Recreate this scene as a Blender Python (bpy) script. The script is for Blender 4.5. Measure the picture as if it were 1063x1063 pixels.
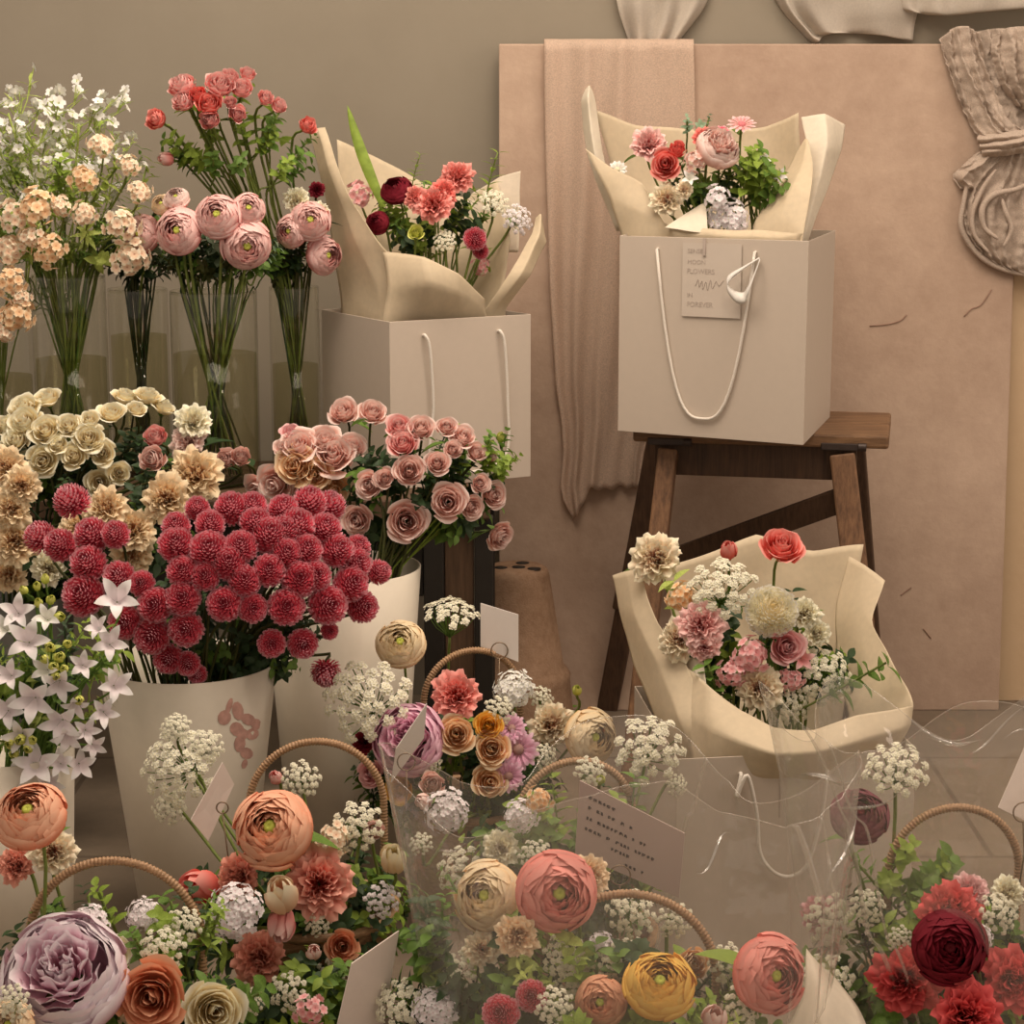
import bpy, math, random
import numpy as np
from math import sin, cos, pi, sqrt, radians
from mathutils import Vector, Matrix, noise

SC = bpy.context.scene
COL = SC.collection
for o in list(bpy.data.objects):
    bpy.data.objects.remove(o, do_unlink=True)

# ---------------------------------------------------------------- camera
F = 2100.0
HC = 0.95
PITCH = math.atan(407.5 / F)
cd = bpy.data.cameras.new('camera')
cam = bpy.data.objects.new('camera', cd)
COL.objects.link(cam)
cam.location = (0, 0, HC)
cam.rotation_euler = (pi / 2 - PITCH, 0, 0)
cd.sensor_width = 36
cd.lens = F / 1063 * 36
cd.clip_start = 0.05
SC.camera = cam

# ---------------------------------------------------------------- world and light
w = bpy.data.worlds.new('world')
SC.world = w
w.use_nodes = True
w.node_tree.nodes['Background'].inputs[0].default_value = (1.0, 0.80, 0.63, 1)
w.node_tree.nodes['Background'].inputs[1].default_value = 0.50


def area(name, loc, target, size, power, color, size_y=None):
    l = bpy.data.lights.new(name, 'AREA')
    l.energy = power
    l.color = color
    l.size = size
    if size_y:
        l.shape = 'RECTANGLE'
        l.size_y = size_y
    o = bpy.data.objects.new(name, l)
    COL.objects.link(o)
    o.location = loc
    o.rotation_euler = (Vector(target) - Vector(loc)).to_track_quat('-Z', 'Y').to_euler()
    return o


area('ceiling_light', (0.15, 2.15, 2.4), (0.0, 2.35, 0.3), 1.1, 27, (1.0, 0.82, 0.66))
area('window_light', (2.3, 1.7, 1.7), (0.0, 2.7, 0.5), 0.9, 12, (1.0, 0.81, 0.66), 1.2)
area('flower_fill_light', (-0.42, 2.25, 1.85), (-0.38, 2.5, 0.4), 0.6, 8.0, (1.0, 0.84, 0.68))  # added fill that brightens the left flower heads, no known fixture
area('film_glint_light', (0.55, 1.1, 2.2), (0.2, 1.9, 0.3), 0.2, 4.0, (1.0, 0.86, 0.70))  # small added light, put in for highlights on the cellophane
area('wall_glow_fill', (0.35, 2.9, 1.75), (0.4, 3.3, 1.15), 0.3, 0.9, (1.0, 0.86, 0.7))  # unseen light added to make the glow at the wall top

SC.view_settings.view_transform = 'Standard'
SC.view_settings.look = 'None'
SC.view_settings.gamma = 1
SC.view_settings.use_curve_mapping = False
SC.view_settings.exposure = 0.13
SC.cycles.transparent_max_bounces = 32

# ---------------------------------------------------------------- helpers


def P(px, py, Y):
    """Point at distance Y (along the floor) that lies on the sight line of photo pixel px, py."""
    dx = (px - 531.5) / F
    dy = (531.5 - py) / F
    d = Vector((dx, cos(PITCH) + dy * sin(PITCH), -sin(PITCH) + dy * cos(PITCH)))
    return Vector((0, 0, HC)) + d * (Y / d.y)


def mpp(p):
    """metres per photo pixel at point p"""
    return ((p.y) * cos(PITCH) - (p.z - HC) * sin(PITCH)) / F


def lin(c):
    c = c / 255.0
    return c / 12.92 if c <= 0.04045 else ((c + 0.055) / 1.055) ** 2.4


def S(r, g, b):
    return (lin(r), lin(g), lin(b), 1)


SAT = 1.2


def A(c, k=1.0):
    """surface colour of a thing seen as colour c under the room's warm light"""
    r, g, b = lin(c[0]) * 1.12, lin(c[1]) / 0.89, lin(c[2]) / 0.825
    L = .3 * r + .6 * g + .1 * b
    r, g, b = (max(.004, L + (x - L) * SAT) for x in (r, g, b))
    return (min(.88, r * k), min(.88, g * k), min(.88, b * k), 1)


def tag(o, label, cat, group=None, kind=None):
    o['label'] = label
    o['category'] = cat
    if group:
        o['group'] = group
    if kind:
        o['kind'] = kind
    return o


def empty(name, loc):
    o = bpy.data.objects.new(name, None)
    COL.objects.link(o)
    o.empty_display_size = 0.02
    o.location = loc
    return o


class MB:
    """collects vertices and faces (with a per-vertex colour triple) for ONE mesh"""

    def __init__(self):
        self.v = []
        self.f = []
        self.c = []

    def add(self, vs, fs, cs=None):
        n = len(self.v)
        self.v += [tuple(p) for p in vs]
        self.f += [tuple(i + n for i in f) for f in fs]
        self.c += cs if cs else [(0.5, 0.5, 0.5)] * len(vs)

    def grid(self, rows, cs=None, closed=False):
        nr, nc = len(rows), len(rows[0])
        vs = [p for r in rows for p in r]
        fs = []
        for j in range(nr - 1):
            for i in range(nc if closed else nc - 1):
                k = (i + 1) % nc
                fs.append((j * nc + i, j * nc + k, (j + 1) * nc + k, (j + 1) * nc + i))
        self.add(vs, fs, cs)

    def tube(self, pts, r, n=6, cap=True):
        pts = [Vector(p) for p in pts]
        rows = []
        up = None
        for i, p in enumerate(pts):
            t = (pts[min(i + 1, len(pts) - 1)] - pts[max(i - 1, 0)])
            t = t.normalized() if t.length > 1e-9 else Vector((0, 0, 1))
            if up is None:
                up = t.orthogonal().normalized()
            up = (up - t * up.dot(t))
            up = up.normalized() if up.length > 1e-6 else t.orthogonal().normalized()
            b = t.cross(up)
            rr = r(i / (len(pts) - 1)) if callable(r) else r
            rows.append([p + (up * cos(2 * pi * k / n) + b * sin(2 * pi * k / n)) * rr for k in range(n)])
        self.grid(rows, closed=True)
        if cap:
            m = len(self.v)
            self.f.append(tuple(range(m - n, m)))
            self.f.append(tuple(reversed(range(m - len(pts) * n, m - len(pts) * n + n))))

    def lathe(self, prof, n=48, c=(0, 0, 0)):
        self.grid([[(c[0] + r * cos(2 * pi * k / n), c[1] + r * sin(2 * pi * k / n), c[2] + z) for k in range(n)] for r, z in prof], closed=True)

    def box(self, a, b, M=None):
        vs = [Vector((x, y, z)) for z in (a[2], b[2]) for y in (a[1], b[1]) for x in (a[0], b[0])]
        if M:
            vs = [M @ p for p in vs]
        self.add(vs, [(0, 2, 3, 1), (4, 5, 7, 6), (0, 1, 5, 4), (2, 6, 7, 3), (0, 4, 6, 2), (1, 3, 7, 5)])

    def bar(self, p, q, wx, wy, xdir=(1, 0, 0)):
        p, q = Vector(p), Vector(q)
        t = (q - p).normalized()
        x = Vector(xdir)
        x = (x - t * x.dot(t)).normalized()
        y = t.cross(x)
        vs = []
        for e in (p, q):
            for a, b in ((-1, -1), (1, -1), (1, 1), (-1, 1)):
                vs.append(e + x * a * wx / 2 + y * b * wy / 2)
        self.add(vs, [(3, 2, 1, 0), (4, 5, 6, 7), (0, 1, 5, 4), (1, 2, 6, 5), (2, 3, 7, 6), (3, 0, 4, 7)])

    def mesh(self, name, smooth=True):
        me = bpy.data.meshes.new(name)
        me.from_pydata(self.v, [], self.f)
        if smooth:
            me.polygons.foreach_set('use_smooth', [True] * len(me.polygons))
        at = me.color_attributes.new('pc', 'FLOAT_COLOR', 'POINT')
        at.data.foreach_set('color', np.array([(a, b, c, 1) for a, b, c in self.c], dtype=np.float32).ravel())
        return me

    def build(self, name, mat, parent=None, smooth=True, bevel=0, solid=0):
        o = bpy.data.objects.new(name, self.mesh(name, smooth))
        COL.objects.link(o)
        o.data.materials.append(mat)
        if parent:
            o.parent = parent
            o.location = -Vector(parent.location)   # vertices were given in room coordinates
        if solid:
            m = o.modifiers.new('solid', 'SOLIDIFY')
            m.thickness = solid
            m.offset = 0
        if bevel:
            m = o.modifiers.new('bevel', 'BEVEL')
            m.width = bevel
            m.segments = 2
            m.limit_method = 'ANGLE'
        return o


def cr(p, t):
    """Catmull-Rom through list p (Vectors), t in 0..1"""
    n = len(p) - 1
    x = min(max(t, 0), 1) * n
    i = min(int(x), n - 1)
    f = x - i
    p1, p2 = p[i], p[i + 1]
    p0 = p[i - 1] if i > 0 else p1 * 2 - p2
    p3 = p[i + 2] if i + 2 <= n else p2 * 2 - p1
    return 0.5 * ((2 * p1) + (p2 - p0) * f + (2 * p0 - 5 * p1 + 4 * p2 - p3) * f * f + (3 * p1 - p0 - 3 * p2 + p3) * f ** 3)


def ln_(p, t):
    n = len(p) - 1
    x = min(max(t, 0), 1) * n
    i = min(int(x), n - 1)
    return p[i].lerp(p[i + 1], x - i)


def patch(mb, ctrl, nu=24, nv=24, wr=0.0, fr=30, seed=0, fn=None, crease=0.0):
    """smooth sheet through a grid of (px, py, distance) control points"""
    rows = [[P(*c) for c in r] for r in ctrl]
    m = max(len(r) for r in rows)
    out = []
    for j in range(nv + 1):
        v = j / nv
        line = []
        for i in range(nu + 1):
            u = i / nu
            p = cr([cr(r, u) for r in rows], v) * (1 - crease) + ln_([ln_(r, u) for r in rows], v) * crease
            if wr:
                q = Vector((p.x * fr + seed, p.y * fr, p.z * fr))
                p = p + Vector((noise.noise(q) * .5, noise.noise(q + Vector((7, 3, 1))), noise.noise(q + Vector((1, 9, 4))) * .5)) * wr
            if fn:
                p = fn(p, u, v)
            line.append(p)
        out.append(line)
    mb.grid(out)


# ---------------------------------------------------------------- materials


class NT:
    def __init__(self, name):
        self.m = bpy.data.materials.new(name)
        self.m.use_nodes = True
        self.t = self.m.node_tree
        self.t.nodes.clear()
        self.out = self.n('ShaderNodeOutputMaterial')

    def n(self, typ, **kw):
        nd = self.t.nodes.new(typ)
        for k, v in kw.items():
            if k.startswith('i_'):
                nd.inputs[int(k[2:])].default_value = v
            else:
                setattr(nd, k, v)
        return nd

    def l(self, a, b):
        self.t.links.new(a, b)

    def mix(self, fac, a, b, mode='MIX'):
        nd = self.n('ShaderNodeMix', data_type='RGBA', blend_type=mode)
        for s, v in ((nd.inputs[0], fac), (nd.inputs[6], a), (nd.inputs[7], b)):
            if hasattr(v, 'is_linked'):
                self.l(v, s)
            else:
                s.default_value = v
        return nd.outputs[2]

    def noise(self, scale, detail=4, rough=.55, coord=None, stretch=None):
        nd = self.n('ShaderNodeTexNoise')
        nd.inputs['Scale'].default_value = scale
        nd.inputs['Detail'].default_value = detail
        nd.inputs['Roughness'].default_value = rough
        tc = self.n('ShaderNodeTexCoord')
        src = tc.outputs['Object']
        if stretch:
            mp = self.n('ShaderNodeMapping')
            mp.inputs['Scale'].default_value = stretch
            self.l(src, mp.inputs[0])
            src = mp.outputs[0]
        self.l(src, nd.inputs['Vector'])
        return nd.outputs[0]

    def ramp(self, fac, stops):
        nd = self.n('ShaderNodeValToRGB')
        e = nd.color_ramp.elements
        while len(e) < len(stops):
            e.new(0.5)
        for k, (p, c) in enumerate(stops):
            e[k].position = p
            e[k].color = c
        self.l(fac, nd.inputs[0])
        return nd.outputs[0]

    def bsdf(self, col, rough=.6, spec=.3, metal=0, bump=None, bd=.2, bdist=.01):
        b = self.n('ShaderNodeBsdfPrincipled')
        if hasattr(col, 'is_linked'):
            self.l(col, b.inputs['Base Color'])
        else:
            b.inputs['Base Color'].default_value = col
        b.inputs['Roughness'].default_value = rough
        b.inputs['Specular IOR Level'].default_value = spec
        b.inputs['Metallic'].default_value = metal
        if bump is not None:
            bn = self.n('ShaderNodeBump')
            bn.inputs['Strength'].default_value = bd
            bn.inputs['Distance'].default_value = bdist
            self.l(bump, bn.inputs['Height'])
            self.l(bn.outputs[0], b.inputs['Normal'])
        return b.outputs[0]

    def done(self, sh):
        self.l(sh, self.out.inputs[0])
        return self.m

    def msh(self, fac, a, b):
        nd = self.n('ShaderNodeMixShader')
        if hasattr(fac, 'is_linked'):
            self.l(fac, nd.inputs[0])
        else:
            nd.inputs[0].default_value = fac
        self.l(a, nd.inputs[1])
        self.l(b, nd.inputs[2])
        return nd.outputs[0]


def simple(name, col, rough=.6, spec=.3, metal=0, var=.12, scale=40, bd=.15, bdist=.002, stretch=None):
    t = NT(name)
    nz = t.noise(scale, stretch=stretch)
    dark = tuple(c * (1 - var) for c in col[:3]) + (1,)
    lite = tuple(min(1, c * (1 + var)) for c in col[:3]) + (1,)
    c = t.ramp(nz, [(.3, dark), (.7, lite)])
    return t.done(t.bsdf(c, rough, spec, metal, nz, bd, bdist))


def petal_mat(name, c, m, e, trans=.22, k=1.0):
    t = NT(name)
    c = tuple(.5 * a + .5 * b for a, b in zip(c, m))
    at = t.n('ShaderNodeAttribute', attribute_name='pc')
    sp = t.n('ShaderNodeSeparateColor')
    t.l(at.outputs['Color'], sp.inputs[0])

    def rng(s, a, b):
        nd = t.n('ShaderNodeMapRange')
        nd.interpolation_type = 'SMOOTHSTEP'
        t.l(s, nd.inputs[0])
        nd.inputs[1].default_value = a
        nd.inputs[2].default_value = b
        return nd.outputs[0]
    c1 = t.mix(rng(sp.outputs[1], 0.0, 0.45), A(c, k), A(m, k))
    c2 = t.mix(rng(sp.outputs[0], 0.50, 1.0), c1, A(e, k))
    hs = t.n('ShaderNodeHueSaturation')
    mr = t.n('ShaderNodeMapRange')
    t.l(sp.outputs[2], mr.inputs[0])
    mr.inputs[3].default_value = .86
    mr.inputs[4].default_value = 1.1
    t.l(mr.outputs[0], hs.inputs['Value'])
    t.l(c2, hs.inputs['Color'])
    b = t.bsdf(hs.outputs[0], .65, .18)
    tr = t.n('ShaderNodeBsdfTranslucent')
    t.l(hs.outputs[0], tr.inputs[0])
    return t.done(t.msh(trans, b, tr.outputs[0]))


def leaf_mat(name, c, trans=.3, k=1.0):
    t = NT(name)
    nz = t.noise(60, 2)
    a = A(c, k)
    col = t.ramp(nz, [(.3, tuple(x * .75 for x in a[:3]) + (1,)), (.7, tuple(min(.9, x * 1.2) for x in a[:3]) + (1,))])
    b = t.bsdf(col, .5, .3)
    tr = t.n('ShaderNodeBsdfTranslucent')
    t.l(col, tr.inputs[0])
    return t.done(t.msh(trans, b, tr.outputs[0]))


def sheet_mat(name, col, trans=.25, rough=.6, scale=120, var=.04, weave=False):
    t = NT(name)
    nz = t.noise(scale, 3)
    c = t.ramp(nz, [(.3, tuple(x * (1 - var) for x in col[:3]) + (1,)), (.7, tuple(min(.95, x * (1 + var)) for x in col[:3]) + (1,))])
    b = t.bsdf(c, rough, .25, 0, nz, .12, .001)
    tr = t.n('ShaderNodeBsdfTranslucent')
    t.l(c, tr.inputs[0])
    return t.done(t.msh(trans, b, tr.outputs[0]))


def clear_mat(name, haze=.06, rough=.05, tint=(1, 1, 1, 1), f0=.04, boost=.5, wr=0, hazecol=(.9, .85, .78, 1)):
    """thin clear film or glass wall: see-through, fresnel gloss, a little milk"""
    t = NT(name)
    tp = t.n('ShaderNodeBsdfTransparent')
    tp.inputs[0].default_value = tint
    gl = t.n('ShaderNodeBsdfGlossy')
    gl.inputs['Roughness'].default_value = rough
    fr = t.n('ShaderNodeLayerWeight')
    fr.inputs['Blend'].default_value = .5
    if wr:
        nz = t.noise(18, 3)
        bn = t.n('ShaderNodeBump')
        bn.inputs['Strength'].default_value = wr
        bn.inputs['Distance'].default_value = .02
        t.l(nz, bn.inputs['Height'])
        t.l(bn.outputs[0], gl.inputs['Normal'])
    mu = t.n('ShaderNodeMath', operation='MULTIPLY')
    pw = t.n('ShaderNodeMath', operation='POWER')
    t.l(fr.outputs['Facing'], pw.inputs[0])
    pw.inputs[1].default_value = 3.5
    ml = t.n('ShaderNodeMath', operation='MULTIPLY')
    t.l(pw.outputs[0], ml.inputs[0])
    ml.inputs[1].default_value = boost
    mu.operation = 'ADD'
    t.l(ml.outputs[0], mu.inputs[0])
    mu.inputs[1].default_value = f0
    mu.use_clamp = True
    s = t.msh(mu.outputs[0], tp.outputs[0], gl.outputs[0])
    if haze:
        df = t.n('ShaderNodeBsdfDiffuse')
        df.inputs[0].default_value = hazecol
        tr = t.n('ShaderNodeBsdfTranslucent')
        tr.inputs[0].default_value = hazecol
        s = t.msh(haze, s, t.msh(.5, df.outputs[0], tr.outputs[0]))
    return t.done(s)


M = {}
M['bag'] = simple('white_card_paper', (.55, .475, .40, 1), .55, .3, 0, .015, 90, .03)
M['wrap'] = sheet_mat('cream_wrapping_paper', (.74, .635, .465), .3)
M['wrap_white'] = sheet_mat('pale_wrapping_paper', (.84, .77, .64), .25)
M['tissue'] = sheet_mat('tissue_paper', (.82, .74, .62), .35)
M['bucket'] = simple('bucket_card', (.66, .60, .50, 1), .5, .3, 0, .02, 60, .03)
M['card'] = simple('note_card_paper', (.80, .70, .64, 1), .7, .2, 0, .015, 150, .04)
M['card_mauve'] = simple('mauve_card_paper', (.52, .41, .375, 1), .7, .2, 0, .015, 150, .04)
M['card_white'] = simple('white_note_card_paper', (.85, .8, .76, 1), .7, .2, 0, .01, 150, .04)
M['ink'] = simple('dark_ink', (.05, .04, .045, 1), .6)
M['ink_faint'] = simple('faint_ink', (.46, .39, .34, 1), .6)
M['print'] = simple('pink_print', (.60, .36, .31, 1), .6, .2, 0, .2, 80)
M['wire'] = simple('bronze_wire', (.25, .18, .12, 1), .35, .5, .7)
M['black'] = simple('black_painted_wood', (.02, .017, .014, 1), .5)
M['cord'] = simple('white_cord', (.74, .69, .62, 1), .7, .2, 0, .05, 500, .4)
M['ribbon'] = sheet_mat('white_satin_ribbon', (.86, .84, .8), .2, .3)
M['gauze'] = sheet_mat('dusty_pink_gauze', (.70, .55, .44), .4, .9, 500, .16)
M['gauze_grey'] = sheet_mat('grey_beige_gauze', (.56, .46, .38), .2, .9, 600, .2)
M['voile'] = sheet_mat('pale_voile', (.74, .68, .60), .45, .9, 300, .05)
M['glass'] = clear_mat('clear_glass', .0, .02, (.955, .96, .925, 1), .05, .75)
M['water'] = clear_mat('vase_water', .0, .03, (.86, .85, .74, 1), .02, .25)
M['film'] = clear_mat('clear_cellophane', .085, .05, (.985, .98, .97, 1), .07, .45, .3)
M['film_fold'] = clear_mat('cellophane_fold', .16, .05, (.98, .97, .95, 1), .12, .5)
M['film_ridge'] = clear_mat('cellophane_ridge', .04, .09, (.98, .97, .95, 1), .32, .4)
M['rattan'] = simple('rattan', (.36, .22, .12, 1), .45, .4, 0, .3, 120, .4, .002, (1, 1, 6))
M['foam'] = simple('dark_floral_foam', (.03, .045, .02, 1), .9, .1, 0, .4, 60, .6, .01)


def wood(name, dark, lite, stretch=(3, 3, 40)):
    t = NT(name)
    nz = t.noise(6, 6, .7, stretch=stretch)
    n2 = t.noise(25, 4)
    c = t.ramp(nz, [(.28, S(*dark)), (.72, S(*lite))])
    c = t.mix(.25, c, t.ramp(n2, [(.3, S(*dark)), (.75, S(*lite))]))
    return t.done(t.bsdf(c, .55, .35, 0, nz, .3, .003))


M['stool'] = wood('worn_brown_wood_x', (74, 52, 38), (150, 116, 84), (2, 20, 30))
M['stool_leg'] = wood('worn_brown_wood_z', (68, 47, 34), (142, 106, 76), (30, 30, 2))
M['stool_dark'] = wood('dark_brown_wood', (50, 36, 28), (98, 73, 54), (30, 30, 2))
M['bench'] = wood('brown_bench_wood', (62, 47, 36), (104, 80, 60), (30, 30, 2))

# leaf greens
M['g_bright'] = leaf_mat('bright_green_leaf', (136, 156, 82))
M['g_lime'] = leaf_mat('lime_green_leaf', (176, 190, 116))
M['g_mid'] = leaf_mat('mid_green_leaf', (104, 130, 70))
M['g_dark'] = leaf_mat('dark_green_leaf', (52, 70, 44), .2)
M['g_blue'] = leaf_mat('grey_green_leaf', (140, 160, 132))
M['g_stem'] = leaf_mat('green_stem', (108, 120, 68), .1)
M['zinc'] = simple('dark_zinc', (.10, .095, .08, 1), .5, .4, .3)
M['g_stemd'] = leaf_mat('dark_green_stem', (62, 66, 36), .05)

PAL = {
    'pink': ((206, 104, 100), (234, 154, 146), (248, 200, 190)),
    'coral': ((208, 84, 78), (228, 122, 110), (242, 168, 156)),
    'salmon': ((188, 66, 64), (216, 102, 94), (236, 146, 134)),
    'peach': ((226, 146, 100), (245, 186, 144), (250, 214, 184)),
    'cream': ((240, 188, 138), (251, 215, 176), (253, 232, 208)),
    'beige': ((208, 146, 106), (238, 194, 154), (246, 216, 184)),
    'blush': ((240, 150, 132), (252, 188, 172), (253, 214, 202)),
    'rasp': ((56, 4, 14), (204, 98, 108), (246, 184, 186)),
    'maroon': ((40, 8, 14), (82, 20, 28), (118, 42, 50)),
    'plum': ((64, 34, 44), (86, 48, 56), (124, 78, 84)),
    'peony': ((226, 140, 158), (244, 192, 198), (251, 225, 226)),
    'orchid': ((196, 124, 148), (216, 164, 178), (234, 194, 202)),
    'white': ((214, 208, 164), (238, 233, 216), (246, 243, 232)),
    'lilacwhite': ((196, 162, 156), (238, 222, 218), (246, 236, 232)),
    'lilac': ((130, 116, 80), (214, 168, 184), (232, 198, 206)),
    'tan': ((160, 86, 70), (212, 152, 120), (228, 180, 150)),
    'yellow': ((200, 164, 78), (234, 168, 88), (243, 194, 122)),
    'apricot': ((210, 194, 126), (238, 194, 148), (247, 216, 184)),
    'peachran': ((204, 172, 104), (228, 148, 118), (242, 186, 158)),
    'coralran': ((226, 164, 128), (224, 132, 120), (238, 164, 152)),
    'phlox': ((146, 80, 66), (226, 200, 172), (242, 224, 200)),
    'phloxtan': ((150, 92, 64), (220, 186, 148), (236, 212, 180)),
    'dusty': ((156, 90, 80), (204, 142, 124), (224, 170, 150)),
    'dustcarn': ((204, 98, 88), (226, 142, 126), (240, 180, 162)),
    'red': ((120, 34, 40), (178, 66, 68), (216, 114, 110)),
    'creampink': ((224, 122, 102), (243, 198, 166), (249, 224, 198)),
    'mauve': ((184, 102, 106), (220, 164, 160), (238, 196, 190)),
    'creamdahlia': ((242, 204, 152), (248, 226, 200), (251, 238, 224)),
    'ammi': ((170, 182, 126), (224, 220, 192), (238, 234, 214)),
    'budgreen': ((150, 165, 80), (190, 196, 110), (214, 214, 140)),
    'budcream': ((196, 186, 130), (226, 208, 170), (238, 224, 196)),
}
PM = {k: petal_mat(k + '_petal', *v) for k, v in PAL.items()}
# ---------------------------------------------------------------- flower shapes (unit radius, facing +Z)


def bez(p, t):
    a = 1 - t
    b0, b1, b2, b3 = a ** 3, 3 * a * a * t, 3 * a * t * t, t ** 3
    return (b0 * p[0][0] + b1 * p[1][0] + b2 * p[2][0] + b3 * p[3][0],
            b0 * p[0][1] + b1 * p[1][1] + b2 * p[2][1] + b3 * p[3][1])


def petal(mb, rnd, phi, prof, aw, lay, nu=6, nv=6, tip=.16, ruf=0.0, rn=4, ucurl=0.0, edge=0.0, serr=0.0, narrow=.35, point=0.0):
    ph1, ph2, rv = rnd.random() * 6, rnd.random() * 6, rnd.random()
    rows, cs = [], []
    for j in range(nv + 1):
        v = j / nv
        row = []
        for i in range(nu + 1):
            u = -1 + 2 * i / nu
            ve = v * (1 - tip * u * u - point * abs(u))
            if serr and j == nv:
                ve -= serr * (i % 2)
            rho, z = bez(prof, ve)
            wv = narrow + (1 - narrow) * min(1, ve / .55) ** .8
            ang = phi + u * aw * wv
            k = ve * ve
            rho = rho * (1 + ucurl * u * u) + ruf * k * sin(rn * u + ph1)
            z = z + ruf * k * sin(rn * u * 1.3 + ph2) - edge * u * u * k
            rho = max(rho, .01)
            row.append((rho * cos(ang), rho * sin(ang), z))
            cs.append((ve, lay, rv))
        rows.append(row)
    mb.grid(rows, cs)


def rose(seed, n=26, op=1.0, ruf=.035, tight=1.0):
    r, mb = random.Random(seed), MB()
    for k in range(n):
        s = (k + .5) / n
        phi = k * 2.4 + r.uniform(-.25, .25)
        j = r.uniform(-.05, .05)
        pr = [(.05, -.62), (.12 + .72 * s, -.60 + .1 * s), (.07 + .70 * s * op, .12 + .14 * (1 - s) + j),
              (.05 + .97 * op * s ** 1.15 * tight + j, .44 - .5 * s ** 2.1 * op + j)]
        petal(mb, r, phi, pr, 1.45 - .82 * s, s, 6, 6, .2, ruf, 4, .04 * s, .06 * s)
    return mb


def ranunculus(seed, n=96):
    r, mb = random.Random(seed), MB()
    for k in range(n):
        s = (k + .5) / n
        j = r.uniform(-.04, .04)
        Rb = .30 + .70 * s ** .8
        rim = .12 + .66 * s ** .95
        top = .36 + .12 * sin(pi * min(1, s * 1.1)) - .06 * s
        if s > .86:
            q = (s - .86) / .14
            rim += .16 * q
            top -= .28 * q
        pr = [(.06, -.66), (Rb * 1.12, -.76), (Rb * 1.16 + j, .22), (rim + j, top + j * 1.6)]
        petal(mb, r, k * 2.4 + r.uniform(-.3, .3), pr, .60 - .06 * s, s, 6, 7, .13, .022, 3)
    return mb


def ran_center(seed):
    mb = MB()
    mb.lathe([(.16, .05), (.18, .20), (.15, .30), (.09, .34), (.04, .32), (.001, .30)], 18)
    return mb


def carnation(seed, n=44, ruf=.09, full=1.0):
    r, mb = random.Random(seed), MB()
    for k in range(n):
        s = (k + .5) / n
        j = r.uniform(-.08, .08)
        pr = [(.03, -.55), (.08 + .2 * s, -.2), (.12 + .55 * s, .16 + j),
              (.10 + .90 * s ** .9 + j, (.46 - .62 * s ** 1.6) * full + j)]
        petal(mb, r, k * 2.4 + r.uniform(-.5, .5), pr, 1.0 - .42 * s, s, 12, 5, .10, ruf, 6.5, 0, 0, .05)
    return mb


def peony(seed):
    r, mb = random.Random(seed), MB()
    for k in range(84):
        s = (k + .5) / 84
        j = r.uniform(-.1, .1)
        if s < .55:
            q = s / .55
            pr = [(.02 + .30 * q, -.05), (.08 + .42 * q, .08), (.10 + .60 * q, .30 + j), (.05 + .64 * q + j, .66 - .26 * q * q + j)]
            petal(mb, r, k * 2.4 + j * 4, pr, .85 - .45 * q, s, 6, 6, .14, .06, 4, 0, 0, .03)
        else:
            q = (s - .55) / .45
            R = .72 + .3 * q
            pr = [(.06, -.72), (R * 1.05, -.78), (R * 1.12, .16), (R * (.82 + .06 * q) + j * .5, .42 - .3 * q + j)]
            petal(mb, r, k * 2.4 + j * 3, pr, .62, s, 8, 7, .16, .03, 4, 0, 0, .03)
    return mb


def pompom(seed, n=210, ln=.42):
    r, mb = random.Random(seed), MB()
    ga = pi * (3 - sqrt(5))
    for k in range(n):
        z = 1 - 1.75 * (k + .5) / n
        th = math.acos(max(-1, min(1, z)))
        a = k * ga + r.uniform(-.1, .1)
        d = Vector((sin(th) * cos(a), sin(th) * sin(a), cos(th)))
        t = Vector((-sin(a), cos(a), 0))
        up = t.cross(d) * -1
        up = (Vector((0, 0, 1)) - d * d.z)
        up = up.normalized() if up.length > 1e-4 else Vector((1, 0, 0))
        tip = (d + up * .22 * sin(th)).normalized()
        R = 1 + r.uniform(-.06, .05)
        b0, b1, b2 = d * (R - ln), (d * .6 + tip * .4).normalized() * (R - ln * .35), tip * R
        rv = r.random()
        vs, cs = [], []
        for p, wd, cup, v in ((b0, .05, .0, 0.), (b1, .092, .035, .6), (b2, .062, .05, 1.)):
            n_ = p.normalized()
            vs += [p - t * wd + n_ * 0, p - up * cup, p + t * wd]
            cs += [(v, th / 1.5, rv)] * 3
        mb.add(vs, [(0, 1, 4, 3), (1, 2, 5, 4), (3, 4, 7, 6), (4, 5, 8, 7)], cs)
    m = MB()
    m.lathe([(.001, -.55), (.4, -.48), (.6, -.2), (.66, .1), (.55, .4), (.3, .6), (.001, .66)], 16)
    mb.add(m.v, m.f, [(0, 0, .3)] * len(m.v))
    return mb


def floret(mb, c, nrm, rad, npet, r, pointy=False, cup=.3, lay=1.0):
    nrm = nrm.normalized()
    x = nrm.orthogonal().normalized()
    y = nrm.cross(x)
    a0, rv = r.random() * 6, r.random()
    for k in range(npet):
        a = a0 + 2 * pi * k / npet
        d = x * cos(a) + y * sin(a)
        t = nrm.cross(d)
        w1 = rad * (.30 if pointy else .42) * 5 / npet * 1.05
        c0 = c - nrm * rad * cup * .6
        mid = c + d * rad * .58 + nrm * rad * cup * .1
        tip = c + d * rad + nrm * rad * cup * (.1 if not pointy else -.05)
        vs = [c0, mid - t * w1, mid + t * w1]
        cs = [(0., 0., rv), (.7, lay, rv), (.7, lay, rv)]
        if pointy:
            vs += [tip]
            cs += [(1., lay, rv)]
            mb.add(vs, [(0, 1, 3, 2)], cs)
        else:
            vs += [tip - t * w1 * .62, tip + t * w1 * .62]
            cs += [(1., lay, rv)] * 2
            mb.add(vs, [(0, 1, 2), (1, 3, 4, 2)], cs)


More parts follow.
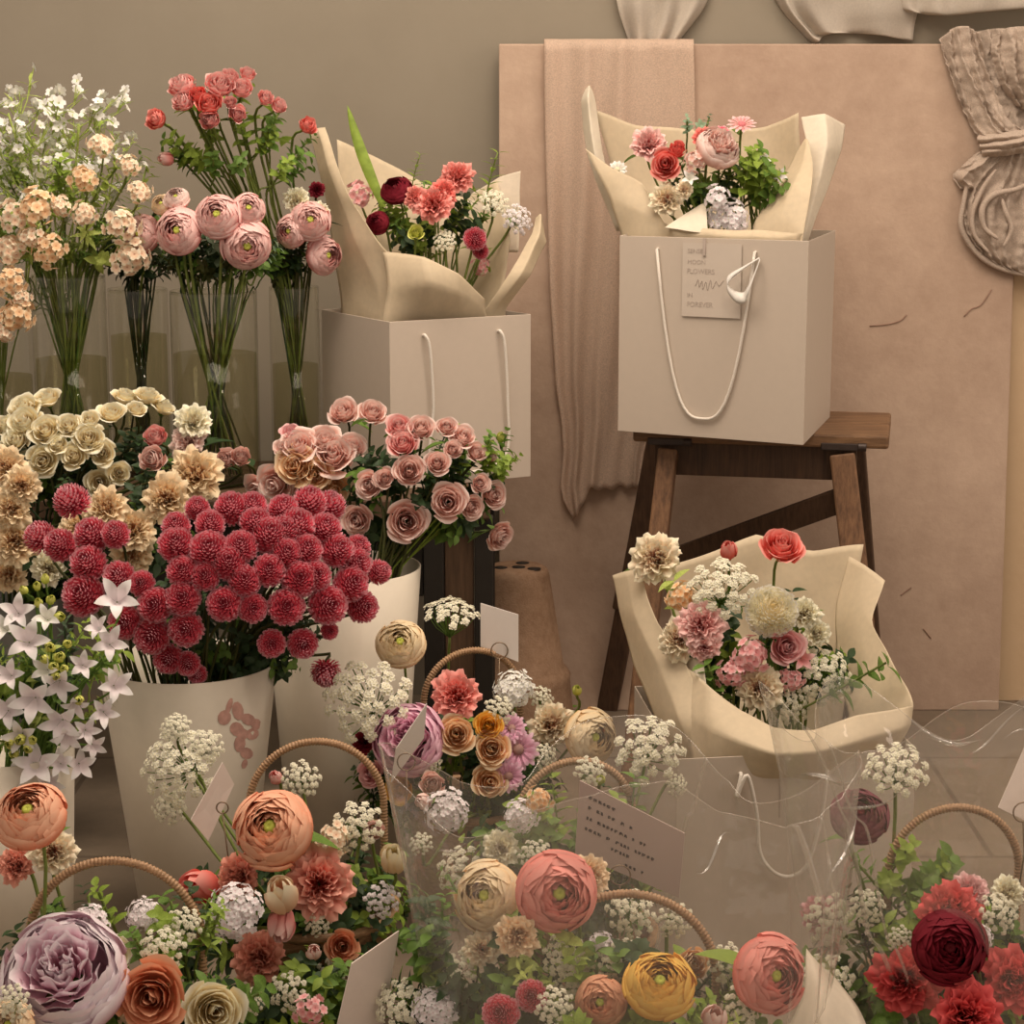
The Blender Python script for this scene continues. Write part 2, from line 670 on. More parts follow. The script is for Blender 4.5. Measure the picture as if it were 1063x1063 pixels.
def dome_cluster(seed, n, fr, npet, hemi=1.0, flat=.75, spread=.12):
    r, mb = random.Random(seed), MB()
    ga = pi * (3 - sqrt(5))
    for k in range(n):
        z = 1 - hemi * (k + .5) / n
        th = math.acos(max(-1, z))
        a = k * ga
        d = Vector((sin(th) * cos(a), sin(th) * sin(a), cos(th)))
        p = Vector((d.x, d.y, d.z * flat)) * (1 - fr * .7) * (1 + r.uniform(-spread, spread)) - Vector((0, 0, .2))
        d = d + Vector((r.uniform(-.4, .4), r.uniform(-.4, .4), r.uniform(-.2, .4)))
        floret(mb, p, d, fr, npet, r)
    return mb


def umbel(seed, n=32, flat=.42, ur=.125, nf=13, fr=.042):
    """lace flower: returns (florets, stalks)"""
    r, mb, st = random.Random(seed), MB(), MB()
    ga = pi * (3 - sqrt(5))
    for k in range(n):
        q = sqrt((k + .4) / n)
        a = k * ga + r.uniform(-.2, .2)
        rr = q * .84
        c = Vector((rr * cos(a), rr * sin(a), flat * (1 - q * q) + r.uniform(-.05, .05)))
        nr = Vector((rr * cos(a) * .9, rr * sin(a) * .9, .8)).normalized()
        base = Vector((0, 0, -.75))
        st.tube([base, base * .5 + c * .5 + Vector((c.x, c.y, 0)) * .12, c - nr * .08], .013, 4, False)
        x = nr.orthogonal().normalized()
        y = nr.cross(x)
        for i in range(nf):
            q2 = sqrt((i + .4) / nf)
            b = i * ga
            p = c + (x * cos(b) + y * sin(b)) * ur * q2 * r.uniform(.85, 1.1) + nr * (.07 * (1 - q2 * q2) + r.uniform(-.02, .02))
            floret(mb, p, nr + (x * cos(b) + y * sin(b)) * .5 * q2, fr * r.uniform(.9, 1.25), 5, r, cup=.5)
    return mb, st


def star(seed, npet=5):
    """bell-tubed star with pointed lobes"""
    r, mb = random.Random(seed), MB()
    for k in range(npet):
        pr = [(.03, -.7), (.34, -.5), (.30, .16), (1.0, .08 + r.uniform(-.14, .14))]
        petal(mb, r, 2 * pi * k / npet + r.uniform(-.1, .1), pr, .66, 1, 8, 8, .05, .03, 3, 0, -.05, 0, .9, .36)
    return mb


def daisy(seed, n=24):
    r, mb = random.Random(seed), MB()
    for k in range(n):
        lay = k // (n // 2)
        pr = [(.1, -.1), (.4, .02 + .12 * (1 - lay)), (.7, .1 + .1 * (1 - lay)), (1.0 - .18 * (1 - lay), r.uniform(-.1, .12) + .1 * (1 - lay))]
        petal(mb, r, 2 * pi * k / (n // 2) + lay * .26, pr, .17, .7 + .3 * lay, 4, 5, .3, .015, 2)
    m = MB()
    m.lathe([(.26, -.02), (.24, .09), (.12, .15), (.001, .16)], 14)
    mb.add(m.v, m.f, [(0, 0, .4)] * len(m.v))
    return mb


def bud(seed, n=9):
    r, mb = random.Random(seed), MB()
    for k in range(n):
        s = (k + .5) / n
        pr = [(.1, -.9), (.3 + .45 * s, -.9), (.4 + .45 * s, .1), (.08 + .3 * s, .75 - .2 * s)]
        petal(mb, r, k * 2.4, pr, 1.1 - .3 * s, s, 6, 6, .25, .03, 3)
    return mb


def calyx(seed):
    r, mb = random.Random(seed), MB()
    mb.lathe([(.03, -.85), (.14, -.80), (.22, -.68), (.26, -.58), (.05, -.55)], 10)
    for k in range(5):
        pr = [(.15, -.72), (.3, -.66), (.42, -.5), (.5 + r.uniform(-.06, .06), -.3)]
        petal(mb, r, 2 * pi * k / 5, pr, .42, 1, 2, 4, 0, 0, 2, 0, 0, 0, 1.0, .75)
    return mb


def leaf_blade(mb, base, d, nrm, L, W, bend=.25, n=6):
    d, nrm = d.normalized(), nrm.normalized()
    s = d.cross(nrm).normalized()
    nrm = s.cross(d)
    rows = []
    for j in range(n + 1):
        v = j / n
        wd = W * (sin(pi * min(1, v * .98 + .02)) ** .8) * (1 - .35 * v)
        c = base + d * (L * v) - nrm * (bend * L * v * v)
        rows.append([c - s * wd + nrm * wd * .28, c, c + s * wd + nrm * wd * .28])
    mb.grid(rows)


def single_leaf(seed, ratio=.3):
    mb = MB()
    leaf_blade(mb, Vector((0, 0, 0)), Vector((1, 0, .25)), Vector((-.25, 0, 1)), 1, ratio, .3)
    return mb


def sprig(seed, n=7, lr=.34, wr=.12):
    """leafy sprig, unit tall from origin up: (leaves, stem)"""
    r, lv, st = random.Random(seed), MB(), MB()
    bx, by = r.uniform(-.2, .2), r.uniform(-.2, .2)
    f = lambda t: Vector((bx * t * t, by * t * t, t))
    st.tube([f(t / 6) for t in range(7)], .012, 5)
    for k in range(n):
        t = .25 + .75 * k / (n - 1)
        for sgn in (0, 1):
            a = k * 1.3 + sgn * pi + r.uniform(-.3, .3)
            d = Vector((cos(a), sin(a), .45 + r.uniform(-.2, .3)))
            leaf_blade(lv, f(t), d, Vector((-cos(a) * .5, -sin(a) * .5, 1)), lr * r.uniform(.7, 1.1) * (1.1 - .4 * t), wr * (1.1 - .4 * t), .3, 5)
    return lv, st


def fine_spray(seed, nb=9):
    """wild spray: (blossoms, stems, leaves), unit tall"""
    r, bl, st, lv = random.Random(seed), MB(), MB(), MB()
    f = lambda t: Vector((.06 * sin(t * 3 + seed), .06 * cos(t * 2.5 + seed), t))
    st.tube([f(t / 8) for t in range(9)], .007, 4)
    for k in range(nb):
        t = .42 + .56 * k / (nb - 1)
        a = k * 2.4 + r.uniform(-.4, .4)
        L = r.uniform(.16, .34)
        d = Vector((cos(a), sin(a), r.uniform(.5, 1.2))).normalized()
        p0, p1 = f(t), f(t) + d * L
        mid = (p0 + p1) / 2 + Vector((cos(a), sin(a), -.3)) * .03
        st.tube([p0, mid, p1], .004, 3, False)
        for i in range(3):
            q = p1 + Vector((r.uniform(-.06, .06), r.uniform(-.06, .06), r.uniform(-.04, .07)))
            st.tube([mid, q], .003, 3, False)
            floret(bl, q, Vector((r.uniform(-1, 1), r.uniform(-1, .6), r.uniform(.2, 1))), r.uniform(.028, .042), 5, r, cup=.7)
        for i in range(4):
            b = r.random() * 6
            q = p0 + (p1 - p0) * r.random()
            leaf_blade(lv, q, Vector((cos(b), sin(b), r.uniform(.1, 1))), Vector((0, 0, 1)), r.uniform(.06, .13), .014, .2, 3)
    return bl, st, lv


MESH = {}


def shape(kind, k, fn):
    MESH.setdefault(kind, []).append(fn)


def reg(kind, makers):
    MESH[kind] = [m.mesh(kind) for m in makers]


reg('rose', [rose(s) for s in (1, 2, 3)])
reg('cup_rose', [rose(s, 26, .85, .06, .9) for s in (11, 12, 13)])
reg('flat_rose', [rose(s, 20, 1.12, .05) for s in (21, 22, 23)])
reg('ranunculus', [ranunculus(s) for s in (31, 32, 33)])
reg('carnation', [carnation(s) for s in (41, 42, 43)])
reg('peony', [peony(51), peony(52)])
reg('pompom', [pompom(s) for s in (61, 62, 63)])
reg('dahlia', [pompom(64, 260, .3)])
reg('bud', [bud(71), bud(72)])
reg('star', [star(s) for s in (81, 82, 83)])
reg('daisy', [daisy(91), daisy(92)])
reg('phlox', [dome_cluster(s, 24, .31, 5, 1.35, .8, .3) for s in (101, 102, 103)])
reg('scabiosa', [dome_cluster(s, 120, .15, 5, 1.0, .55, .2) for s in (111, 112)])
U = [umbel(s) for s in (121, 122, 123)]
reg('umbel', [u[0] for u in U])
MESH['umbel_stalks'] = [u[1].mesh('stalks') for u in U]
reg('ran_center', [ran_center(1)])
reg('calyx', [calyx(1), calyx(2)])
reg('leaf', [single_leaf(1, .26), single_leaf(2, .34)])
SPV = None
G = [sprig(s) for s in (131, 132, 133)] + [sprig(s, 9, .3, .045) for s in (134, 135)]
SPV = [([Vector(v) for v in g[0].v], list(g[0].f)) for g in G]
MESH['sprig_leaves'] = [g[0].mesh('leaves') for g in G]
MESH['sprig_stem'] = [g[1].mesh('stem') for g in G]
W_ = [fine_spray(s) for s in (141, 142, 143, 144)]
MESH['spray'] = [g[0].mesh('blossoms') for g in W_]
MESH['spray_stem'] = [g[1].mesh('stem') for g in W_]
MESH['spray_leaves'] = [g[2].mesh('leaves') for g in W_]

BASE_MAT = PM['white']
for lst in MESH.values():
    for me in lst:
        me.materials.append(BASE_MAT)

RND = random.Random(7)


def inst(name, mesh, mat, parent, loc, quat, scale):
    """one more object on shared mesh data, with its own material slot"""
    o = bpy.data.objects.new(name, mesh)
    COL.objects.link(o)
    o.material_slots[0].link = 'OBJECT'
    o.material_slots[0].material = mat
    o.parent = parent
    o.rotation_mode = 'QUATERNION'
    o.location = loc
    o.rotation_quaternion = quat
    o.scale = scale if hasattr(scale, '__len__') else (scale,) * 3
    return o


class Pot:
    """what the stems stand in: centre, rim height and radius, foot height"""

    def __init__(self, x, y, zr, rr, zb, cross=.5):
        self.x, self.y, self.zr, self.rr, self.zb, self.cross = x, y, zr, rr, zb, cross


class Dome:
    """rounded head of an arrangement; flowers sit where the sight line meets it"""

    def __init__(self, px, py, D, rx, ry, rz):
        self.c, self.r = P(px, py, D), Vector((rx, ry, rz))

    def hit(self, px, py):
        o = Vector((0, 0, HC))
        d = (P(px, py, 2) - o).normalized()
        sc = lambda q: Vector((q.x / self.r.x, q.y / self.r.y, q.z / self.r.z))
        a, b = sc(o - self.c), sc(d)
        t = -a.dot(b) / b.dot(b)
        m = a + b * t
        if m.length < 1:
            t -= sqrt(1 - m.length_squared) / b.length
        p = o + d * t
        n = p - self.c
        n = Vector((n.x / self.r.x ** 2, n.y / self.r.y ** 2, n.z / self.r.z ** 2)).normalized()
        return p, n


def stem_path(bottom, face, pot):
    c = Vector((pot.x, pot.y, pot.zr))
    h = Vector((bottom.x - c.x, bottom.y - c.y, 0))
    if h.length > pot.rr * .7:
        h = h.normalized() * pot.rr * .7
    h2 = h + Vector((RND.uniform(-.2, .2), RND.uniform(-.2, .2), 0)) * pot.rr
    if h2.length > pot.rr * .8:
        h2 = h2.normalized() * pot.rr * .8
    rim = c + h2
    foot = Vector((pot.x, pot.y, pot.zb)) - h2 * pot.cross + Vector((RND.uniform(-.3, .3), RND.uniform(-.3, .3), 0)) * pot.rr
    q = foot - Vector((pot.x, pot.y, pot.zb))
    if q.length > pot.rr * .8:
        foot = Vector((pot.x, pot.y, pot.zb)) + q.normalized() * pot.rr * .8
    if bottom.z - rim.z < .02:
        rim = Vector((rim.x, rim.y, max(pot.zb + .02, bottom.z - .03)))
    k = max(.015, (bottom - rim).length * .22)
    return [bottom, bottom - face * k * .8 - Vector((0, 0, k * .3)), rim, foot]


CAT = {'rose': 'rose', 'cup_rose': 'rose', 'flat_rose': 'rose', 'ranunculus': 'ranunculus', 'carnation': 'carnation', 'peony': 'peony',
       'pompom': 'chrysanthemum', 'dahlia': 'dahlia', 'bud': 'flower bud', 'star': 'bellflower', 'daisy': 'daisy', 'phlox': 'phlox',
       'scabiosa': 'scabiosa', 'umbel': 'lace flower'}
NAME = {'rose': 'garden_rose', 'cup_rose': 'cupped_rose', 'flat_rose': 'open_rose', 'pompom': 'pompom_chrysanthemum', 'dahlia': 'pompom_dahlia',
        'bud': 'flower_bud', 'star': 'bellflower', 'daisy': 'daisy', 'phlox': 'phlox_cluster', 'scabiosa': 'scabiosa', 'umbel': 'lace_flower'}
CNT = {}
BIG = {'cup_rose': 1.25, 'umbel': 1.12, 'pompom': .97, 'rose': 1.1, 'flat_rose': 1.1}
OVER = []


def flower(kind, pal, px, py, size, pot, label, group=None, dome=None, D=None, face=None, leaves=0, green='g_mid', stem='g_stem', squash=1.0, sr=.0018):
    if kind == 'umbel' and pal == 'white':
        pal = 'ammi'
    if D is None:
        p, n = dome.hit(px, py)
        n = n * .8 + Vector((0, -.38, .32))
    else:
        p = P(px, py, D)
        n = Vector((0, -.6, .75))
    if face is not None:
        n = Vector((face[0], -1, face[1]))
    n = n + Vector((RND.uniform(-.12, .12), RND.uniform(-.12, .12), RND.uniform(-.12, .12)))
    n.normalize()
    R = size / 2 * mpp(p) * BIG.get(kind, 1.06)
    k = CNT.get(kind, 0)
    CNT[kind] = k + 1
    ms = MESH[kind]
    off = {'umbel': .75, 'bud': .9, 'star': .7, 'phlox': .3, 'scabiosa': .3, 'daisy': .1}.get(kind, .6)
    bottom = p - n * R * off * squash
    if kind not in ('umbel', 'star', 'scabiosa') and size > 16:
        BLOOMS.append((p, R))
    path = stem_path(bottom, n, pot)
    root = empty(NAME.get(kind, kind), path[-1])
    tag(root, label, CAT[kind], group)
    q = n.to_track_quat('Z', 'Y') @ Matrix.Rotation(RND.uniform(0, 6.28), 4, 'Z').to_quaternion()
    lp = p - path[-1]
    sc = (R, R, R * squash)
    i = k % len(ms)
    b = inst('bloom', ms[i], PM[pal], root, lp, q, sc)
    if kind == 'umbel':
        b.name = 'florets'
        inst('stalks', MESH['umbel_stalks'][i], M['g_mid'], root, lp, q, sc)
    if kind == 'ranunculus':
        inst('center', MESH['ran_center'][0], PM['budgreen'] if pal not in ('maroon', 'plum') else PM['maroon'], root, lp, q, sc)
    if kind in ('rose', 'cup_rose', 'flat_rose', 'carnation', 'bud', 'peony', 'ranunculus', 'dahlia') and size > 15:
        inst('calyx', MESH['calyx'][k % 2], M['g_mid'], root, lp + n * R * (.0 if kind != 'bud' else -.28) , q, sc)
    st = MB()
    st.tube([cr(path, t / 12) for t in range(13)], sr, 6)
    st.build('stem', M[stem], root)
    for j in range(leaves):
        t = RND.uniform(.05, .30)
        a = RND.uniform(0, 6.28)
        for _ in range(8):
            qq = Matrix.Rotation(a, 4, 'Z').to_quaternion() @ Matrix.Rotation(RND.uniform(-.5, .4), 4, 'Y').to_quaternion()
            if (qq @ Vector((1, 0, .2))).dot(n) < .05:
                break
            a = RND.uniform(0, 6.28)
        L = R * RND.uniform(1.0, 1.7) if size > 25 else R * RND.uniform(1.6, 2.6)
        inst('leaf', MESH['leaf'][RND.randrange(2)], M[green], root, cr(path, t) - path[-1], qq, min(L, .07))
    return root


FILL = {}
BLOOMS = []
EYE = Vector((0, 0, HC))


def covers_bloom(pts):
    """would a sprig through these points grow through a bloom or across its face?"""
    for c, R in BLOOMS:
        if abs(c.x - pts[0].x) > .2 or abs(c.z - pts[0].z) > .2:
            continue
        vd = (c - EYE).normalized()
        for p in pts:
            d = p - c
            if d.length < R * .9:
                return True
            al = d.dot(vd)
            if -.25 < al < 0 and (d - vd * al).length < R * .92:
                return True
    return False


def greens(name, n, dome, pot, label, group, green, L=(.05, .09), kinds=(0, 1, 2), inner=.75, cat='foliage', front=.45, stem='g_stem', zlo=-.4, mass=False):
    """leafy sprigs filling an arrangement between its flowers"""
    made = 0
    for i in range(n * 4):
        if made >= n:
            break
        a = RND.uniform(0, 2 * pi)
        zz = RND.uniform(zlo, .9)
        s = sqrt(max(0, 1 - zz * zz))
        d = Vector((cos(a) * s, sin(a) * s, zz))
        if d.y > front:
            d.y = -d.y
        r = inner * RND.uniform(.75, 1.1)
        p = dome.c + Vector((d.x * dome.r.x, d.y * dome.r.y, d.z * dome.r.z)) * r
        ax = (Vector((d.x, d.y - .2, d.z + .7)).normalized() + Vector((RND.uniform(-.4, .4), RND.uniform(-.4, .4), 0))).normalized()
        ln = RND.uniform(*L)
        k = RND.choice(kinds)
        b = p - ax * ln * .7
        if covers_bloom([b + ax * ln * t for t in (.2, .5, .8, 1.1)]):
            continue
        path = stem_path(b, ax, pot)
        q = ax.to_track_quat('Z', 'Y') @ Matrix.Rotation(RND.uniform(0, 6.28), 4, 'Z').to_quaternion()
        g = RND.choice(green) if isinstance(green, (list, tuple)) else green
        made += 1
        if mass:
            T = Matrix.LocRotScale(b, q, (ln,) * 3)
            fm = FILL.setdefault(g, MB())
            fm.add([T @ v for v in SPV[k][0]], SPV[k][1])
            fm.tube([b + ax * ln * .9] + [cr(path, t / 6) for t in range(7)], .0013, 4)
            continue
        root = empty(name, path[-1])
        tag(root, label, cat, group)
        inst('leaves', MESH['sprig_leaves'][k], M[g], root, b - path[-1], q, ln)
        st = MB()
        st.tube([b + ax * ln * .9] + [cr(path, t / 10) for t in range(11)], .0014, 5)
        st.build('stem', M[stem], root)


ORD = ['zeroth', 'first', 'second', 'third', 'fourth', 'fifth', 'sixth', 'seventh', 'eighth', 'ninth', 'tenth', 'eleventh', 'twelfth', 'thirteenth', 'fourteenth']


def rows_of(pts, h):
    """index -> (row from the top, place from the left, how many in the row)"""
    idx = sorted(range(len(pts)), key=lambda i: pts[i][1])
    rows, cur, y0 = [], [], None
    for i in idx:
        if y0 is None or pts[i][1] - y0 > h:
            cur = []
            rows.append(cur)
            y0 = pts[i][1]
        cur.append(i)
    res = {}
    for r, row in enumerate(rows):
        for c, i in enumerate(sorted(row, key=lambda i: pts[i][0])):
            res[i] = (r + 1, c + 1, len(row), len(rows))
    return res


def place_text(t):
    r, c, n, nr = t
    row = 'top row' if r == 1 else 'bottom row' if r == nr else ORD[r] + ' row down'
    if n == 1:
        return 'alone in the ' + row
    if c == 1:
        return 'leftmost in the ' + row
    if c == n:
        return 'rightmost in the ' + row
    return ORD[c] + ' from left in the ' + row


def bunch(kind, pts, pot, dome, noun, group, h, **kw):
    """pts: (px, py, size, palette[, face][, kind])"""
    rw = rows_of(pts, h)
    for i, p in enumerate(pts):
        k2 = kw.copy()
        kd = kind
        for x in p[4:]:
            if isinstance(x, str):
                kd = x
            elif isinstance(x, float):
                k2['D'] = x
            elif x is not None:
                k2['face'] = x
        flower(kd, p[3], p[0], p[1], p[2], pot, noun + ', ' + place_text(rw[i]), group, dome=dome, **k2)
# ---------------------------------------------------------------- the room


def plaster(name, a, b, c, scale=1.6, bump=.25):
    t = NT(name)
    n1 = t.noise(scale, 5, .6)
    n2 = t.noise(scale * 9, 6, .7)
    n3 = t.noise(scale * 40, 3)
    col = t.ramp(n1, [(.3, S(*a)), (.55, S(*b)), (.8, S(*c))])
    col = t.mix(.32, col, t.ramp(n2, [(.35, S(*a)), (.7, S(*c))]))
    return t.done(t.bsdf(col, .85, .15, 0, t.mix(.5, n2, n3), bump, .004))


M['wall'] = plaster('taupe_wall_paint', (137, 129, 115), (143, 135, 121), (149, 141, 127), .8, .1)
M['board'] = plaster('pink_plaster', (162, 138, 121), (181, 158, 140), (202, 179, 160), 2.2, .35)


def floor_mat():
    t = NT('grey_stone_tiles')
    tc = t.n('ShaderNodeTexCoord')
    br = t.n('ShaderNodeTexBrick')
    br.offset = .5
    br.inputs['Scale'].default_value = 1.0
    br.inputs['Brick Width'].default_value = .42
    br.inputs['Row Height'].default_value = .42
    br.inputs['Mortar Size'].default_value = .004
    br.inputs['Color1'].default_value = S(128, 116, 100)
    br.inputs['Color2'].default_value = S(118, 106, 92)
    br.inputs['Mortar'].default_value = S(70, 60, 50)
    t.l(tc.outputs['Object'], br.inputs[0])
    nz = t.noise(7, 6, .7)
    c = t.mix(.45, br.outputs[0], t.ramp(nz, [(.3, S(92, 80, 68)), (.7, S(146, 130, 112))]))
    return t.done(t.bsdf(c, .55, .3, 0, nz, .15, .004))


fl = MB()
fl.box((-2.2, -.3, -.05), (2.2, 3.45, 0))
f_ = fl.build('floor', floor_mat(), None, False)
tag(f_, 'grey stone tile floor under the flower buckets', 'floor', None, 'structure')
wl = MB()
wl.box((-2.2, 3.282, 0), (2.2, 3.45, 2.3))
w_ = wl.build('wall_back', M['wall'], None, False)
tag(w_, 'plain taupe painted wall behind the flowers', 'wall', None, 'structure')

# pink plaster panel leaning on the wall
bd_root = None
b = MB()
BX0, BX1 = P(518, 300, 3.2).x, P(1056, 300, 3.2).x
lean = .055


def board_y(z):
    return 3.19 + lean * z / 1.065


rows = []
vs = [(x, board_y(z) + t, z) for t in (0, .02) for z in (0, 1.066) for x in (BX0, BX1)]
b.add(vs, [(0, 1, 3, 2), (4, 6, 7, 5), (0, 4, 5, 1), (2, 3, 7, 6), (0, 2, 6, 4), (1, 5, 7, 3)])
o = b.build('plaster_panel', M['board'], None, False, .002)
tag(o, 'large dusty pink plaster panel leaning against the wall', 'panel')
sb = MB()
for pts in ([(905, 340), (925, 338), (938, 334), (944, 328)], [(1004, 330), (1012, 322), (1022, 318), (1033, 302)], [(935, 618), (946, 610)], [(958, 652), (966, 662)]):
    q = [P(x, y, 3.2) for x, y in pts]
    q = [Vector((v.x, board_y(v.z) - .0006, v.z)) for v in q]
    sb.tube([cr(q, t / 8) for t in range(9)], .0011, 4)
sb.build('scratches', simple('scratch_pink', (.30, .19, .14, 1), .8), o)

# second pale panel beyond its right edge
b = MB()
b.box((BX1 + .006, 3.25, 0), (BX1 + .75, 3.27, 1.04))
o = b.build('pale_panel', plaster('pale_yellow_plaster', (196, 170, 138), (204, 178, 146), (210, 186, 156)), None, False)
tag(o, 'pale beige panel standing at the right edge beyond the pink panel', 'panel')

# ---------------------------------------------------------------- cloths


def on_board(px, py, off):
    y = 3.2
    for _ in range(3):
        p = P(px, py, y)
        y = board_y(p.z) - off
    return P(px, py, y)


cl = MB()
NU, NV = 90, 70
lefts = [(46, 565), (80, 565), (150, 566), (300, 571), (400, 577), (440, 583), (470, 585), (505, 582), (538, 588)]
rights = [(46, 720), (80, 721), (150, 722), (240, 716), (330, 700), (430, 680), (470, 668), (505, 665), (538, 660)]


def ip(tab, y):
    for (a, x), (c, z) in zip(tab, tab[1:]):
        if y <= c:
            return x + (z - x) * (y - a) / (c - a)
    return tab[-1][1]


rows = []
for j in range(-4, NV + 1):
    row = []
    for i in range(NU + 1):
        u = i / NU
        bot = 537 - 30 * max(0, min(1, (u - .16) / .22)) if u > .1 else 520 + 17 * u / .1
        y = 47 + 3 * sin(u * 11) * sin(u * 23) + (bot - 47) * max(0, j) / NV
        v = max(0, j) / NV
        x = ip(lefts, y) + (ip(rights, y) - ip(lefts, y)) * u
        fold = .5 + .5 * sin(u * 25 + 3.2 * v * sin(u * 5) + 1.2 * noise.noise(Vector((u * 6, v * 1.5, 8))) + 1)
        fold = fold ** 1.6 * (.9 - .55 * min(1, max(0, (u - .45) / .3)) * (1 - .5 * (u > .9)))
        fold += .35 * noise.noise(Vector((u * 9, v * 3, 2)))
        off = .004 + .013 * fold + .010 * (1 - abs(2 * u - 1))
        if j < 0:
            p = on_board(x, 47, 0)
            ang = -j / 4 * pi / 2 * 1.1
            p = Vector((p.x, p.y - off * cos(ang) + .02 * sin(ang), p.z + .010 * sin(ang * 1.4) - (.012 if j == -4 else 0)))
        else:
            p = on_board(x, y, off)
            if j == 0:
                p.z += .0
        row.append(p)
    rows.append(row)
cl.grid(rows)
o = cl.build('draped_cloth', M['gauze'], None, True, 0, .0012)
tag(o, 'long dusty pink gauze cloth draped in folds over the left of the pink panel', 'cloth')

# knotted gauze at the right
kn = MB()


def bpatch(ctrl, wr=.004, nu=60, nv=70, fr=60, seed=0, folds=0, fa=.006, ph=0, curl=1.0):
    """sheet on the panel; columns run across, gathered folds run down its length"""
    rows_ = []
    g = [[on_board(x, y, d) for x, y, d in r] for r in ctrl]
    for j in range(nv + 1):
        v = j / nv
        line = []
        for i in range(nu + 1):
            u = i / nu
            p = cr([cr(r, u) for r in g], v)
            q = Vector((u * 2.5 + seed * 3, v * 2.2, seed))
            f = sin((folds * u + .55 * noise.noise(q) * curl) * 6.28 + ph)
            f = 1 - abs(f) ** .8 * 1.6
            n2 = noise.noise(Vector((p.x * fr + seed, 0, p.z * fr * 1.3)))
            n3 = noise.noise(Vector((p.x * fr * 2.4 + seed, 1, p.z * fr * 2.4)))
            p.y -= fa * f + wr * n2 + wr * .5 * n3
            p.x += wr * .6 * n3
            line.append(p)
        rows_.append(line)
    kn.grid(rows_)


# left swag from the top edge to the knot
bpatch([[(975, 42, .008), (988, 30, .022), (1002, 27, .026), (1016, 34, .016)],
        [(984, 72, .008), (998, 68, .026), (1012, 68, .03), (1026, 72, .016)],
        [(996, 105, .010), (1012, 102, .03), (1024, 102, .034), (1036, 104, .018)],
        [(1010, 134, .014), (1024, 132, .036), (1038, 130, .04), (1050, 128, .024)],
        [(1022, 152, .02), (1040, 150, .046), (1056, 146, .05), (1076, 142, .03)]], folds=2.2, fa=.008, seed=1)
# flat part behind
bpatch([[(1008, 34, .004), (1030, 30, .010), (1055, 30, .010), (1110, 32, .008)],
        [(1016, 90, .004), (1036, 90, .012), (1060, 90, .012), (1112, 90, .008)],
        [(1024, 140, .006), (1040, 138, .016), (1060, 136, .016), (1114, 136, .008)]], folds=2.5, fa=.004, seed=2)
# right lobe folded over the top edge
bpatch([[(1030, 38, .024), (1046, 29, .042), (1070, 28, .05), (1112, 34, .03)],
        [(1030, 58, .026), (1048, 56, .050), (1074, 56, .058), (1114, 60, .036)],
        [(1038, 84, .026), (1056, 86, .048), (1080, 88, .054), (1114, 90, .034)],
        [(1052, 108, .018), (1066, 114, .034), (1086, 118, .036), (1114, 116, .022)]], folds=2.4, fa=.010, seed=3, ph=1)
# band wound across at the knot
for k_, (dy, dd) in enumerate(((0, 0), (7, .004), (13, -.004))):
    bpatch([[(1016 + k_ * 2, 140 + dy, .024), (1040, 138 + dy, .046 + dd), (1066, 134 + dy, .05 + dd), (1112, 128 + dy, .04)],
            [(1014 + k_ * 2, 145 + dy, .034), (1040, 143 + dy, .06 + dd), (1068, 139 + dy, .064 + dd), (1112, 133 + dy, .052)],
            [(1016 + k_ * 2, 150 + dy, .024), (1040, 149 + dy, .046 + dd), (1066, 145 + dy, .05 + dd), (1112, 139 + dy, .04)]], folds=0, fa=0, wr=.005, seed=4 + k_)
# side loop
bpatch([[(1022, 152, .012), (1030, 150, .026), (1038, 152, .03), (1044, 156, .02)],
        [(1004, 168, .010), (1014, 168, .028), (1022, 172, .03), (1030, 178, .02)],
        [(990, 182, .008), (1000, 184, .022), (1010, 190, .022), (1016, 196, .012)],
        [(996, 196, .006), (1004, 196, .014), (1012, 196, .016), (1018, 198, .010)]], folds=1.2, fa=.006, seed=8)
# hanging pouch
bpatch([[(1030, 152, .016), (1046, 154, .032), (1070, 152, .036), (1112, 148, .024)],
        [(1014, 178, .012), (1034, 180, .028), (1066, 182, .03), (1114, 182, .02)],
        [(1002, 206, .010), (1024, 210, .028), (1062, 214, .028), (1114, 214, .02)],
        [(998, 236, .008), (1022, 242, .024), (1062, 250, .026), (1114, 252, .018)],
        [(1012, 258, .006), (1032, 268, .018), (1066, 278, .02), (1114, 280, .012)],
        [(1024, 270, .004), (1042, 280, .008), (1070, 286, .010), (1114, 287, .006)]], folds=2.6, fa=.007, seed=9, curl=1.6)
for pts_, r_ in (([(1018, 160, .02), (1006, 186, .016), (1000, 212, .016), (998, 236, .014), (1010, 258, .012), (1026, 272, .012), (1046, 281, .012), (1074, 286, .012), (1112, 287, .012)], .0040),
                 ([(1036, 248, .038), (1022, 236, .036), (1020, 216, .038), (1032, 202, .04), (1056, 196, .04), (1076, 186, .04)], .0042),
                 ([(1026, 262, .026), (1012, 244, .026), (1010, 222, .028), (1020, 196, .03), (1034, 176, .034)], .0036),
                 ([(1042, 256, .034), (1050, 238, .036), (1044, 220, .038), (1040, 206, .036)], .0034)):
    hem = [on_board(*c) for c in pts_]
    kn.tube([cr(hem, t / 70) for t in range(71)], lambda t, r_=r_: r_ * (.25 + .75 * sin(pi * min(1, max(0, t))) ** .5) * (1 + .08 * sin(t * 23)), 8)
o = kn.build('knotted_cloth', M['gauze_grey'], None, True, 0, .0012)
tag(o, 'grey beige crinkled gauze knotted and hung over the top right of the pink panel', 'cloth')


def voile(ctrl, label, folds, seed):
    mb = MB()
    patch(mb, ctrl, 40, 20, .01, 12, seed, lambda p, u, v: p + Vector((0, .008 * sin(folds * u * 6.28 + seed), 0)))
    o = mb.build('voile_swag', M['voile'], None, True, 0, .0008)
    tag(o, label, 'cloth')


